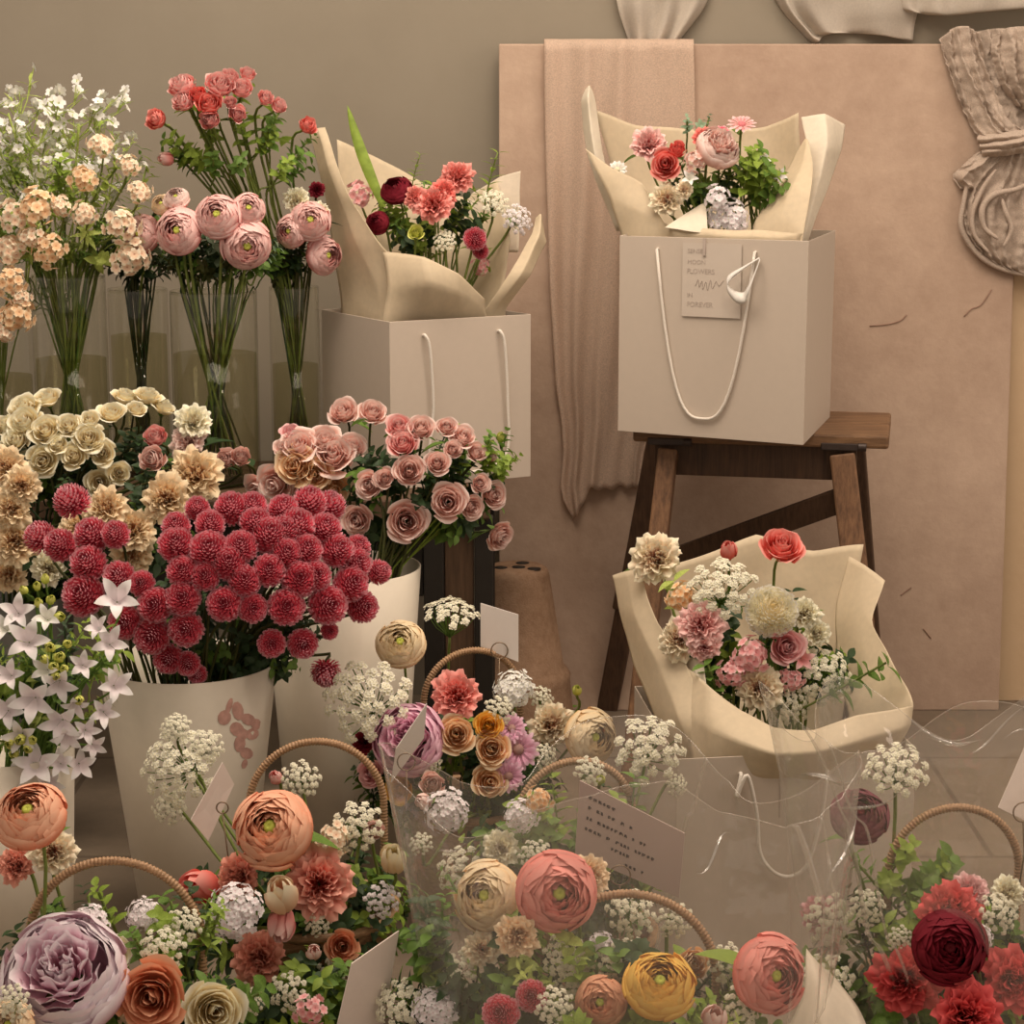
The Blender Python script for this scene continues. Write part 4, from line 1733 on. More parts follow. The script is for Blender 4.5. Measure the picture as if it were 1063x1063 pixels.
def note_card(corners, label, mat, ring=None, foot=None, scribble=None, wire_r=.0008):
    """corners: (px, py, distance) clockwise from top left"""
    q = [P(*c) for c in corners]
    base = P(*foot) if foot else (q[2] + q[3]) / 2
    root = empty('note_card', base)
    tag(root, label, 'card')
    n = (q[1] - q[0]).cross(q[3] - q[0]).normalized()
    if n.y > 0:
        n = -n
    mb = MB()
    e = n * .0005
    vs = [p + e for p in q] + [p - e for p in q]
    mb.add(vs, [(3, 2, 1, 0), (4, 5, 6, 7), (0, 1, 5, 4), (1, 2, 6, 5), (2, 3, 7, 6), (3, 0, 4, 7)])
    mb.build('paper', M[mat], root, False)
    at = lambda u, v, k=.0008: (q[0] * (1 - u) + q[1] * u) * (1 - v) + (q[3] * (1 - u) + q[2] * u) * v + n * k
    if scribble:
        mb = MB()
        r = random.Random(5)
        for (u0, u1, v) in scribble:
            u = u0
            while u < u1:
                wd = r.uniform(.018, .04)
                pts = [at(u + wd * .5 * (1 + sin(k * 1.9 + u * 30)) * k / 8, v + .022 * sin(k * 2.3 + u * 50)) for k in range(9)]
                mb.tube([cr(pts, t / 20) for t in range(21)], .00034, 4)
                mb.tube([at(u + wd * .2, v - .02), at(u + wd * .8, v - .012)], .0004, 4)
                u += wd + (.05 if r.random() < .25 else .012)
        mb.build('handwriting', M['ink'], root)
    if ring:
        mb = MB()
        c = P(*ring)
        R = ring_r
        ux_ = Vector((1, 0, 0))
        mb.tube([c + n * .0016 + (ux_ * cos(t * 2 * pi / 28) + Vector((0, 0, 1)) * sin(t * 2 * pi / 28)) * R for t in range(29)], wire_r, 6)
        s0 = c + n * .0016 - Vector((0, 0, R))
        mb.tube([s0, s0 * .5 + base * .5 + Vector((.003, 0, 0)), base], wire_r, 6)
        mb.build('wire_holder', M['wire'], root)
    return root


ring_r = .010
note_card([(499, 626, 2.385), (538, 638, 2.365), (538, 687, 2.365), (499, 671, 2.385)], 'small upright white card behind the back basket handle, before the upturned pot', 'card_white',
          (519, 675, 2.37), (512, 780, 2.36))
note_card([(443, 730, 2.17), (440, 766, 2.19), (406, 812, 2.19), (411, 777, 2.17)], 'bright white card tilted steeply in front of the orchid pink peony', 'card_white', (421, 790, 2.165), (418, 850, 2.16))
ring_r = .006
note_card([(231, 791, 1.99), (243, 814, 2.0), (216, 873, 1.98), (198, 851, 1.97)], 'pinkish card standing on its corner before the printed bucket', 'card', (230, 838, 1.972), (236, 930, 1.975))
note_card([(414, 966, 1.60), (396, 1075, 1.60), (345, 1085, 1.57), (365, 1000, 1.57)], 'blank beige card leaning at the bottom edge beside the cellophane', 'card')
ring_r = .0095
note_card([(602, 810, 1.78), (711, 865, 1.75), (705, 932, 1.75), (597, 886, 1.78)], 'mauve card with lines of handwriting inside the cellophane', 'card_mauve', (644, 908, 1.755), (638, 1010, 1.70),
          [(.10, .36, .16), (.10, .55, .30), (.09, .64, .45), (.08, .72, .60), (.34, .52, .72), (.48, .70, .86)])
note_card([(1068, 765, 1.80), (1110, 780, 1.80), (1100, 870, 1.78), (1036, 838, 1.78)], 'beige card cut off by the right edge above the red flowers', 'card', (1062, 843, 1.775), (1058, 920, 1.80))

# ---------------------------------------------------------------- flowers
# top left vases
dv0 = Dome(70, 235, 2.84, .15, .09, .14)
V = VASES
# phlox clusters with their own place
bunch('phlox', [(105, 148, 30, 'phlox'), (134, 170, 24, 'phlox'), (86, 184, 30, 'phloxtan'), (146, 197, 28, 'phlox'), (37, 213, 40, 'phloxtan'), (14, 223, 34, 'phlox'),
                (88, 221, 28, 'phlox'), (127, 233, 38, 'phlox'), (136, 268, 40, 'phlox'), (9, 258, 36, 'phlox'), (51, 260, 36, 'phloxtan'), (30, 246, 28, 'phlox'), (62, 214, 24, 'phlox')],
      V['v1'], dv0, 'beige phlox cluster in the leftmost vases', 'beige phlox clusters', 20, leaves=1, green='g_bright', sr=.0014)
bunch('phlox', [(10, 292, 34, 'phloxtan'), (17, 328, 36, 'phloxtan'), (4, 346, 24, 'phlox'), (22, 308, 22, 'phlox')],
      V['v0'], Dome(0, 310, 2.80, .08, .06, .1), 'brownish phlox cluster drooping at the left edge', 'drooping phlox at the left edge', 14, sr=.0014)

LBL_SPRAY = 'airy wild spray of tiny white blossoms above the leftmost vases'
for i, (px_, py_, L, lean_) in enumerate([(4, 118, .23, -.1), (28, 122, .24, 0), (52, 118, .25, .0), (74, 128, .23, .1), (14, 140, .22, -.1), (42, 142, .23, .1), (95, 124, .23, .2), (64, 150, .2, 0), (118, 152, .18, .3),
                                          (2, 160, .2, -.2), (30, 165, .19, 0), (84, 165, .19, .15)]):
    D_ = 2.84 + .12 * ((i * 37) % 10) / 10
    top = P(px_, py_, D_)
    ax = Vector((lean_, RND.uniform(-.15, .1), 1)).normalized()
    b0 = top - ax * L
    path = stem_path(b0, ax, V['v1'] if px_ > 20 else V['v0'])
    root = empty('white_wild_spray', path[-1])
    tag(root, LBL_SPRAY, 'wildflower spray', 'white wild sprays')
    q = ax.to_track_quat('Z', 'Y') @ Matrix.Rotation(RND.uniform(0, 6.28), 4, 'Z').to_quaternion()
    k = i % 4
    inst('blossoms', MESH['spray'][k], PM['white'], root, b0 - path[-1], q, L)
    inst('leaves', MESH['spray_leaves'][k], M['g_lime'] if i % 3 else M['g_bright'], root, b0 - path[-1], q, L)
    inst('branches', MESH['spray_stem'][k], M['g_lime'], root, b0 - path[-1], q, L)
    s_ = MB()
    s_.tube([cr(path, t / 12) for t in range(13)], .0013, 5)
    s_.build('stem', M['g_stem'], root)
greens('leafy_sprig', 26, Dome(70, 235, 2.86, .15, .08, .13), V['v1'], 'bright green leafy sprig filling the leftmost vases', 'leafy sprigs in the leftmost vases', ['g_bright', 'g_lime', 'g_mid'], (.06, .10), (3, 4, 3, 0), .85)
greens('leafy_sprig', 9, Dome(135, 262, 2.92, .07, .05, .06), V['v2'], 'dark stemmed sprig in the third vase from the left', 'sprigs in the third vase', ['g_mid', 'g_dark'], (.05, .08), (0, 1, 4), .8, stem='g_stemd')

# big pink ranunculus
dv3 = Dome(228, 235, 2.83, .11, .07, .06)
for x, y, s, pl, fc, t in ((186, 240, 48, 'pink', (-.1, .25), 'plump pink ranunculus facing forward, left of three over the widest vase'),
                           (226, 224, 46, 'pink', (.05, .45), 'pink ranunculus in the middle of three over the widest vase'),
                           (256, 254, 50, 'pink', (.35, -.25), 'pink ranunculus nodding down to the right over the widest vase'),
                           (258, 217, 34, 'pink', (.3, .5), 'paler pink ranunculus hidden behind the crossing rose stems'),
                           (147, 243, 40, 'pink', (-.5, .3), 'pink ranunculus half hidden behind a beige phlox cluster'),
                           (183, 206, 26, 'blush', (0, .8), 'small blush ranunculus just above the leftmost large pink one'),
                           (168, 212, 22, 'peach', (-.2, .6), 'small peach bloom among lime leaves left of the pink ranunculus')):
    flower('ranunculus', pl, x, y, s, V['v3'] if x > 160 else V['v2'], t, 'pink ranunculus in the vases', dome=dv3, face=fc, sr=.0022, leaves=1, green='g_dark', stem='g_stem')
dv4 = Dome(318, 240, 2.90, .04, .05, .06)
for x, y, s, kd, pl, fc, t in ((322, 229, 40, 'ranunculus', 'pink', (.1, .3), 'round pink ranunculus just left of the tall paper tip'),
                               (337, 265, 40, 'ranunculus', 'pink', (.9, .0), 'pink ranunculus turned right, touching the cream paper wrap'),
                               (302, 240, 34, 'ranunculus', 'pink', (-.3, .2), 'pale pink ranunculus tucked behind the narrow vase bunch'),
                               (308, 207, 30, 'carnation', 'cream', (0, .6), 'cream carnation above the pink ranunculus near the gift bag'),
                               (332, 219, 22, 'carnation', 'cream', (.3, .5), 'small cream carnation beside the paper tip'),
                               (329, 197, 18, 'carnation', 'maroon', (.2, .5), 'dark red carnation peeping out at the tall paper tip')):
    flower(kd, pl, x, y, s, V['v4'], t, 'flowers of the narrow vase', dome=dv4, face=fc, leaves=1, green='g_dark', sr=.0018, stem='g_stemd')
greens('leafy_sprig', 12, Dome(225, 268, 2.85, .09, .05, .035), V['v3'], 'dark green leafy sprig below the big pink ranunculus', 'leafy sprigs of the widest vase', ['g_dark', 'g_blue', 'g_mid', 'g_dark'], (.05, .08), (0, 1, 2), .9, stem='g_stem')
greens('leafy_sprig', 7, Dome(295, 275, 2.91, .035, .04, .04), V['v4'], 'dark leafy sprig at the mouth of the narrow vase', 'leafy sprigs of the narrow vase', ['g_dark', 'g_dark', 'g_mid'], (.05, .07), (0, 1, 2), .9, stem='g_stemd')
greens('x', 22, Dome(225, 270, 2.85, .09, .05, .035), V['v3'], '', None, ['g_dark', 'g_stemd', 'g_mid'], (.04, .06), (0, 1, 2), .9, mass=True)
greens('x', 12, Dome(145, 275, 2.92, .05, .04, .035), V['v2'], '', None, ['g_dark', 'g_stemd'], (.04, .06), (0, 1, 2), .9, mass=True)
greens('x', 12, Dome(300, 275, 2.92, .035, .035, .035), V['v4'], '', None, ['g_dark', 'g_stemd'], (.04, .06), (0, 1, 2), .9, mass=True)
greens('x', 24, Dome(70, 255, 2.86, .12, .06, .07), V['v1'], '', None, ['g_mid', 'g_stem', 'g_bright'], (.04, .07), (3, 4, 3), .9, mass=True)
# tall pink spray roses
dt = Dome(230, 118, 2.86, .10, .07, .07)
bunch('cup_rose', [(161, 123, 27, 'coral', (-.8, .5)), (188, 88, 34, 'pink'), (190, 104, 28, 'pink'), (228, 87, 34, 'pink'), (251, 91, 26, 'pink'), (257, 76, 20, 'pink'), (217, 107, 30, 'coral'),
                   (217, 124, 25, 'pink'), (239, 106, 16, 'pink'), (247, 118, 22, 'pink'), (276, 101, 20, 'pink'), (290, 109, 20, 'pink'), (171, 165, 22, 'pink', (-.7, .1), 'bud'), (320, 130, 22, 'coral', (.6, .5)), (205, 98, 22, 'salmon'), (238, 80, 24, 'pink')],
      V['v4'], dt, 'tall pink spray rose above the vases', 'tall pink spray roses', 14, leaves=2, green='g_bright', sr=.0019)
greens('leafy_sprig', 16, Dome(245, 160, 2.88, .11, .06, .07), V['v4'], 'bright leafy sprig under the tall pink spray roses', 'leafy sprigs of the tall roses', ['g_bright', 'g_mid', 'g_mid', 'g_bright'], (.05, .08), (0, 1, 2), .85)

# ------------------------------------------------ bouquet on the bench
pb1 = Pot(-.12, 2.93, ZB + .22, .05, ZB + .04)
d1 = Dome(455, 225, 2.95, .115, .08, .075)
for kd, pl, x, y, s, fc, t in (('carnation', 'coral', 475, 183, 38, (.1, .5), 'coral carnation topmost in the bench bouquet'),
                               ('carnation', 'coral', 450, 212, 42, (-.05, .4), 'largest coral carnation at the heart of the bench bouquet'),
                               ('carnation', 'coral', 430, 204, 26, (-.4, .5), 'small coral carnation left of the largest one in the bench bouquet'),
                               ('carnation', 'salmon', 462, 199, 28, (.3, .4), 'red carnation between the two coral carnations of the bench bouquet'),
                               ('ranunculus', 'maroon', 411, 197, 32, (-.2, 1.0), 'dark wine red bloom beside the long green blade'),
                               ('ranunculus', 'maroon', 392, 231, 24, (-.4, .4), 'dark red bloom low at the left inside the bench wrap'),
                               ('pompom', 'rasp', 493, 248, 26, (.1, .4), 'upper purple red pompom at the right of the bench bouquet'),
                               ('pompom', 'rasp', 499, 261, 18, (.1, .1), 'lower purple red pompom at the right of the bench bouquet'),
                               ('phlox', 'mauve', 372, 202, 30, (-.2, .5), 'dusty pink flower cluster against the left paper flap'),
                               ('phlox', 'mauve', 498, 276, 20, (.1, .2), 'blush cluster just above the right paper fold of the bench bouquet'),
                               ('umbel', 'lilacwhite', 537, 228, 36, (.5, .6), 'white lace flower at the right edge of the bench bouquet'),
                               ('umbel', 'white', 513, 210, 34, (.3, .7), 'airy white lace flower right of the coral carnations'),
                               ('umbel', 'white', 462, 250, 26, (0, .6), 'pale lace flower under the largest coral carnation'),
                               ('rose', 'budgreen', 432, 241, 18, (0, .5), 'small lime green bloom under the coral carnations')):
    flower(kd, pl, x, y, s, pb1, t, 'flowers of the bench bouquet', dome=d1, face=fc, leaves=1, green='g_bright')
greens('leafy_sprig', 22, Dome(450, 240, 2.97, .10, .07, .07), pb1, 'green leafy sprig in the bench bouquet', 'leafy sprigs of the bench bouquet', ['g_mid', 'g_dark', 'g_bright', 'g_dark'], (.05, .08), (0, 1, 2, 4), .85)
for i, (x, y, D_, L, t) in enumerate(((508, 158, 2.95, .10, 'thin curling tendril sprig right of the topmost coral carnation'), (430, 160, 3.0, .07, 'small leafy tip rising behind the dark wine bloom'))):
    p = P(x, y, D_)
    ax = Vector((.1, 0, 1)).normalized()
    b = p - ax * L
    path = stem_path(b, ax, pb1)
    root = tag(empty('leafy_tendril', path[-1]), t, 'foliage')
    q = ax.to_track_quat('Z', 'Y')
    inst('leaves', MESH['sprig_leaves'][3], M['g_bright'], root, b - path[-1], q, L)
    inst('stem', MESH['sprig_stem'][3], M['g_stem'], root, b - path[-1], q, L)
mb = MB()
q0, q1 = P(398, 215, 2.93), P(361, 110, 2.96)
rows = []
for j in range(15):
    v = j / 14
    c = q0.lerp(q1, v) + Vector((-.004 * sin(v * 3), 0, 0))
    wd = .0085 * (sin(pi * min(1, .12 + v * .88)) ** .7)
    rows.append([c + Vector((-wd, .002, 0)), c + Vector((0, -.001, 0)), c + Vector((wd, .003, .001))])
mb.grid(rows)
root = tag(empty('grass_blade', P(400, 260, 2.93)), 'long pointed green blade leaf standing up in the bench bouquet', 'leaf')
mb.build('blade', M['g_bright'], root)

# ------------------------------------------------ bouquet on the stool
pb2 = Pot(.31, 2.95, ZS + .24, .06, ZS + .03)
d2 = Dome(740, 190, 2.95, .11, .075, .08)
for kd, pl, x, y, s, fc, t in (('carnation', 'pink', 674, 149, 40, (-.2, .5), 'coral pink carnation at the upper left of the stool bouquet'),
                               ('cup_rose', 'salmon', 703, 155, 22, (.1, .6), 'small salmon rose above the two-tone rose in the stool bouquet'),
                               ('rose', 'coral', 691, 170, 34, (-.2, .3), 'pink and salmon rose near the left paper edge of the stool bouquet'),
                               ('carnation', 'creampink', 692, 207, 36, (-.1, .3), 'yellowish carnation with rusty heart low in the stool bouquet'),
                               ('carnation', 'creampink', 711, 197, 20, (.3, .4), 'small beige carnation touching the yellowish one'),
                               ('peony', 'blush', 746, 153, 46, (.35, .9), 'pale pink peony tipped sideways in the middle of the stool bouquet'),
                               ('carnation', 'salmon', 731, 143, 26, (-.1, .7), 'vivid coral carnation behind the pale pink peony'),
                               ('daisy', 'mauve', 770, 129, 30, (.1, 1.6), 'dusky rose daisy highest in the stool bouquet'),
                               ('daisy', 'rasp', 749, 136, 18, (0, 1.4), 'dark pink daisy left of the dusky rose one'),
                               ('scabiosa', 'lilacwhite', 756, 226, 44, (0, .5), 'lilac white cluster at the front rim of the stool bouquet'),
                               ('phlox', 'lilacwhite', 744, 204, 26, (-.1, .5), 'pale cluster above the lilac white one in the stool bouquet'),
                               ('star', 'white', 793, 165, 16, (.2, .5), 'tiny white star flower at the right of the stool bouquet'),
                               ('star', 'white', 716, 184, 18, (0, .4), 'white star flower left of centre in the stool bouquet'),
                               ('star', 'lilacwhite', 809, 182, 18, (.2, .4), 'pinkish star flower by the right paper flap of the stool bouquet'),
                               ('phlox', 'blush', 722, 165, 26, (-.2, .4), 'blush cluster under the vivid coral carnation'),
                               ('daisy', 'white', 641, 176, 20, (.1, .5), 'white flower with yellow centre against the left paper wrap')):
    flower(kd, pl, x, y, s, pb2, t, 'flowers of the stool bouquet', dome=d2, face=fc, leaves=1, green='g_mid')
greens('leafy_sprig', 15, Dome(772, 190, 2.94, .055, .06, .05), pb2, 'bright green leafy sprig at the right of the stool bouquet', 'green sprigs of the stool bouquet', ['g_bright', 'g_mid', 'g_bright'], (.05, .09), (0, 1, 2, 4), .9)
greens('leafy_sprig', 10, Dome(725, 200, 2.97, .07, .06, .06), pb2, 'dark leafy sprig deep in the stool bouquet', 'dark sprigs of the stool bouquet', ['g_dark', 'g_mid'], (.05, .07), (0, 1, 2), .8)
greens('leafy_sprig', 3, Dome(722, 132, 2.97, .035, .03, .012), pb2, 'grey green leafy tip topping the stool bouquet', 'grey green tips of the stool bouquet', ['g_blue'], (.035, .045), (1, 2), .9)

# ------------------------------------------------ low bouquet in the floor bag
pb3 = Pot(.29, 2.28, .2, .07, .03)
d3 = Dome(775, 672, 2.32, .125, .09, .105)
for kd, pl, x, y, s, fc, t in (('carnation', 'creampink', 680, 580, 56, (-.3, .5), 'cream and pink carnation at the left tip of the low bouquet'),
                               ('bud', 'coral', 756, 570, 28, (-.1, 1.5), 'upright coral rosebud above the low bouquet'),
                               ('rose', 'coral', 812, 566, 48, (.2, 1.3), 'coral rose on a bare stem highest at the right of the low bouquet'),
                               ('dahlia', 'creamdahlia', 801, 635, 52, (.0, .5), 'round creamy pompom dahlia in the middle of the low bouquet'),
                               ('umbel', 'white', 750, 612, 76, (-.1, .9), 'wide white lace flower under the coral rosebud'),
                               ('carnation', 'cream', 836, 636, 36, (.2, .6), 'creamy yellow carnation right of the pompom dahlia'),
                               ('carnation', 'cream', 848, 657, 30, (.3, .4), 'cream carnation below the creamy yellow one'),
                               ('carnation', 'pink', 728, 648, 52, (-.2, .5), 'pink ruffled bloom left of the pompom dahlia'),
                               ('carnation', 'creampink', 704, 664, 46, (-.4, .4), 'blush carnation against the left paper edge of the low bouquet'),
                               ('carnation', 'pink', 731, 671, 34, (-.1, .3), 'bright pink carnation beside the blush one in the low bouquet'),
                               ('rose', 'mauve', 817, 671, 40, (.1, .3), 'mauve rose directly under the pompom dahlia'),
                               ('star', 'mauve', 834, 684, 26, (.1, .2), 'mauve star flower right under the mauve rose'),
                               ('carnation', 'creampink', 788, 714, 50, (-.05, .2), 'pale beige carnation low at the front of the low bouquet'),
                               ('phlox', 'mauve', 780, 680, 40, (-.1, .4), 'larger dusty pink cluster above the pale beige carnation'),
                               ('phlox', 'mauve', 758, 700, 32, (-.3, .3), 'dusty pink cluster left of the pale beige carnation'),
                               ('umbel', 'white', 857, 702, 62, (.3, .4), 'white lace flower at the right of the low bouquet'),
                               ('umbel', 'white', 820, 730, 46, (.1, .2), 'white lace flower lowest at the paper rim of the low bouquet'),
                               ('phlox', 'mauve', 822, 706, 26, (.1, .2), 'smallest dusty pink cluster, between the two right lace flowers'),
                               ('phlox', 'peach', 708, 620, 34, (-.4, .4), 'peach cluster under the cream and pink carnation')):
    flower(kd, pl, x, y, s, pb3, t, 'flowers of the low bouquet', dome=d3, face=fc, leaves=1, green='g_mid')
greens('leafy_sprig', 30, Dome(785, 690, 2.34, .115, .08, .09), pb3, 'green leafy sprig in the low bouquet', 'leafy sprigs of the low bouquet', ['g_mid', 'g_dark', 'g_bright', 'g_dark'], (.05, .08), (0, 1, 2), .85)
for i, (x, y, D_, L, a, k, g, t) in enumerate(((920, 688, 2.22, .10, .9, 1, 'g_mid', 'pointed green leaf sprig reaching right over the paper of the low bouquet'), (697, 610, 2.31, .09, -.35, 0, 'g_lime', 'yellow green sprig under the cream and pink carnation'),
                                            (735, 690, 2.23, .07, -.2, 1, 'g_mid', 'leafy sprig before the pink carnations of the low bouquet'))):
    p = P(x, y, D_)
    ax = Vector((a, -.2, .6)).normalized()
    b = p - ax * L
    path = stem_path(b, ax, pb3)
    root = tag(empty('leafy_sprig', path[-1]), t, 'foliage')
    q = ax.to_track_quat('Z', 'Y')
    inst('leaves', MESH['sprig_leaves'][k], M[g], root, b - path[-1], q, L)
    s_ = MB()
    s_.tube([p] + [cr(path, t / 10) for t in range(11)], .0014, 5)
    s_.build('stem', M['g_stem'], root)

# ------------------------------------------------ cream roses and carnations, back left
pC = Pot(CX_, CY_, .40, .078, .02)
dC = Dome(75, 470, 2.64, .145, .09, .085)
bunch('flat_rose', [(49, 412, 30, 'cream'), (23, 423, 34, 'cream'), (25, 437, 36, 'cream'), (16, 456, 32, 'cream'), (47, 446, 34, 'cream'), (92, 454, 34, 'cream'), (44, 478, 34, 'cream'), (76, 473, 28, 'cream'),
                    (106, 470, 28, 'cream'), (71, 441, 26, 'cream'), (131, 411, 28, 'cream'), (154, 410, 30, 'cream'), (171, 422, 26, 'cream'), (116, 428, 30, 'cream'), (103, 501, 32, 'cream'), (124, 491, 24, 'cream'),
                    (4, 441, 22, 'cream'), (93, 435, 22, 'cream'), (60, 461, 22, 'cream'), (6, 468, 24, 'cream'), (142, 424, 22, 'cream')],
      pC, dC, 'creamy yellow open rose at the back left', 'creamy yellow roses', 12, leaves=1, green='g_dark', stem='g_stemd')
greens('leafy_sprig', 34, Dome(100, 500, 2.66, .17, .08, .09), pC, 'dark leafy sprig between the cream roses', 'dark sprigs between cream roses', ['g_dark', 'g_dark', 'g_mid'], (.05, .08), (0, 1, 2), .9, stem='g_stemd', mass=True)
dCC = Dome(95, 530, 2.53, .17, .08, .10)
for kd, pl, x, y, s, fc, t in (('carnation', 'beige', 203, 492, 62, (.1, .6), 'large peach beige carnation, the biggest left of the pink roses'),
                               ('carnation', 'beige', 172, 517, 54, (-.2, .4), 'peach beige carnation leaning against the biggest one'),
                               ('carnation', 'cream', 200, 437, 40, (0, .8), 'cream carnation topping the pale pink cluster beneath the vases'),
                               ('carnation', 'blush', 195, 457, 40, (0, .3), 'pale pink carnation under the cream one'),
                               ('cup_rose', 'pink', 161, 453, 28, (-.1, .6), 'upper small pink rose between cream roses and carnations'),
                               ('cup_rose', 'blush', 158, 476, 32, (-.1, .3), 'lower small pink rose between cream roses and carnations'),
                               ('cup_rose', 'blush', 234, 476, 26, (0, .5), 'left of two small blush roses under the narrow vase'),
                               ('cup_rose', 'blush', 250, 473, 24, (.2, .5), 'right of two small blush roses under the narrow vase'),
                               ('carnation', 'beige', 6, 484, 46, (-.1, .6), 'peach carnation cut by the left edge, topmost of its column'),
                               ('carnation', 'beige', 22, 504, 42, (.1, .3), 'peach carnation second down at the left edge'),
                               ('carnation', 'beige', 11, 528, 46, (0, .3), 'shaded peach carnation third down at the left edge'),
                               ('carnation', 'beige', 15, 562, 54, (0, .4), 'yellowish carnation fourth down at the left edge'),
                               ('carnation', 'beige', 8, 596, 42, (-.1, .2), 'beige carnation lowest at the left edge above the bellflowers'),
                               ('carnation', 'beige', 110, 527, 48, (.1, .5), 'beige carnation behind the highest raspberry pompom'),
                               ('carnation', 'beige', 138, 550, 50, (.2, .4), 'beige carnation right of the small pompom group'),
                               ('carnation', 'beige', 136, 576, 46, (.1, .1), 'beige carnation lowest beside the small pompom group'),
                               ('carnation', 'cream', 50, 590, 38, (0, .2), 'yellow cream carnation below the small pompom group'),
                               ('carnation', 'beige', 82, 548, 40, (0, .3), 'beige carnation hidden among the small pompom group')):
    flower(kd, pl, x, y, s, pC, t, 'carnations at the back left', dome=dCC, face=fc, leaves=1, green='g_dark', stem='g_stemd')

# ------------------------------------------------ raspberry pompoms
pA = Pot(AX, AY, .318, .1, .02)
dA = Dome(215, 612, 2.36, .215, .14, .135)
pts = [(75, 521, 41), (42, 558, 37), (63, 566, 37), (96, 556, 41), (120, 555, 32), (92, 585, 41), (87, 618, 48), (124, 599, 36), (147, 606, 30),
       (183, 546, 32), (183, 566, 41), (217, 572, 46), (238, 585, 40), (250, 568, 38), (279, 556, 42), (265, 543, 36), (240, 528, 38), (262, 526, 34), (279, 592, 37), (254, 603, 37), (233, 627, 40), (190, 593, 36), (190, 621, 40),
       (161, 628, 40), (158, 660, 42), (193, 653, 40), (130, 646, 38), (262, 631, 34), (297, 630, 42), (282, 668, 32),
       (321, 522, 38), (342, 526, 36), (308, 546, 41), (337, 550, 38), (295, 552, 36), (350, 572, 38), (371, 569, 30), (369, 585, 36), (364, 606, 40), (376, 630, 36), (340, 628, 44), (311, 601, 41), (327, 598, 36), (318, 571, 36), (297, 575, 36),
       (314, 668, 34), (175, 684, 34), (195, 689, 28), (205, 700, 22), (213, 598, 34), (342, 655, 20), (294, 530, 36), (218, 545, 34), (205, 528, 28), (393, 594, 28)]
bunch('pompom', [p + ('rasp',) for p in pts] + [(338, 697, 34, 'rasp', (.2, -1.4))],
      pA, dA, 'raspberry pompom in the printed bucket', 'raspberry pompom chrysanthemums', 17, stem='g_stemd')
greens('leafy_sprig', 80, Dome(235, 655, 2.36, .13, .10, .08), pA, 'dark leafy sprig beneath the raspberry pompoms', 'dark sprigs beneath the pompoms', ['g_dark', 'g_dark', 'g_dark', 'g_mid'], (.04, .065), (1, 2, 0), .85, stem='g_stemd', zlo=-.8, mass=True)

# ------------------------------------------------ pink spray roses
pB = Pot(BX_, BY_, .395, .095, .02)
dB = Dome(432, 490, 2.55, .125, .09, .10)
bunch('rose', [(356, 427, 34, 'blush', (-.1, .9)), (387, 427, 32, 'blush', (.1, .9)), (414, 442, 30, 'pink'), (418, 460, 34, 'pink'), (437, 444, 32, 'blush'), (464, 443, 24, 'blush'), (481, 453, 30, 'blush'), (471, 466, 22, 'blush'), (495, 469, 24, 'blush'),
               (512, 474, 14, 'blush', 'bud'), (454, 480, 28, 'blush'), (425, 488, 36, 'blush'), (383, 503, 32, 'blush'), (399, 496, 24, 'blush'), (370, 540, 36, 'blush', (-.1, .2)), (422, 541, 46, 'blush', (0, .15)), (465, 521, 42, 'blush', (.1, .3)), (490, 527, 28, 'blush', (.3, .1)),
               (513, 514, 30, 'blush', (.6, .2)), (499, 502, 22, 'blush'), (520, 557, 34, 'blush', (.8, -.3)), (520, 453, 15, 'budgreen', (.3, 1.5), 'bud')],
      pB, dB, 'blush pink spray rose in the back bucket', 'blush pink spray roses', 14, leaves=2, green='g_mid', sr=.0016, stem='g_stemd')
dB2 = Dome(325, 480, 2.56, .085, .06, .055)
bunch('flat_rose', [(337, 455, 32, 'blush'), (310, 462, 38, 'blush'), (346, 472, 46, 'blush'), (366, 463, 32, 'blush'), (306, 484, 42, 'peach'), (286, 503, 42, 'blush'), (346, 508, 34, 'peach'), (270, 509, 38, 'blush'), (302, 449, 24, 'mauve'), (325, 492, 36, 'peach'), (318, 512, 34, 'blush'), (294, 465, 22, 'blush')],
      pB, dB2, 'pale peach pink ruffled bloom in the back bucket', 'pale peach pink ruffled blooms', 14, leaves=1, green='g_mid', stem='g_stemd')
greens('leafy_sprig', 40, Dome(425, 515, 2.55, .12, .08, .09), pB, 'dark green leafy sprig between the blush spray roses', 'dark sprigs between the spray roses', ['g_dark', 'g_dark', 'g_mid', 'g_dark'], (.05, .08), (0, 1, 2), .85, stem='g_stemd', zlo=-.7, mass=True)
greens('leafy_sprig', 9, Dome(495, 490, 2.52, .05, .04, .05), pB, 'bright green rose leaves at the right of the spray roses', 'bright rose leaves at the right', ['g_bright', 'g_mid'], (.045, .06), (1, 2), .95, stem='g_stemd', mass=True)

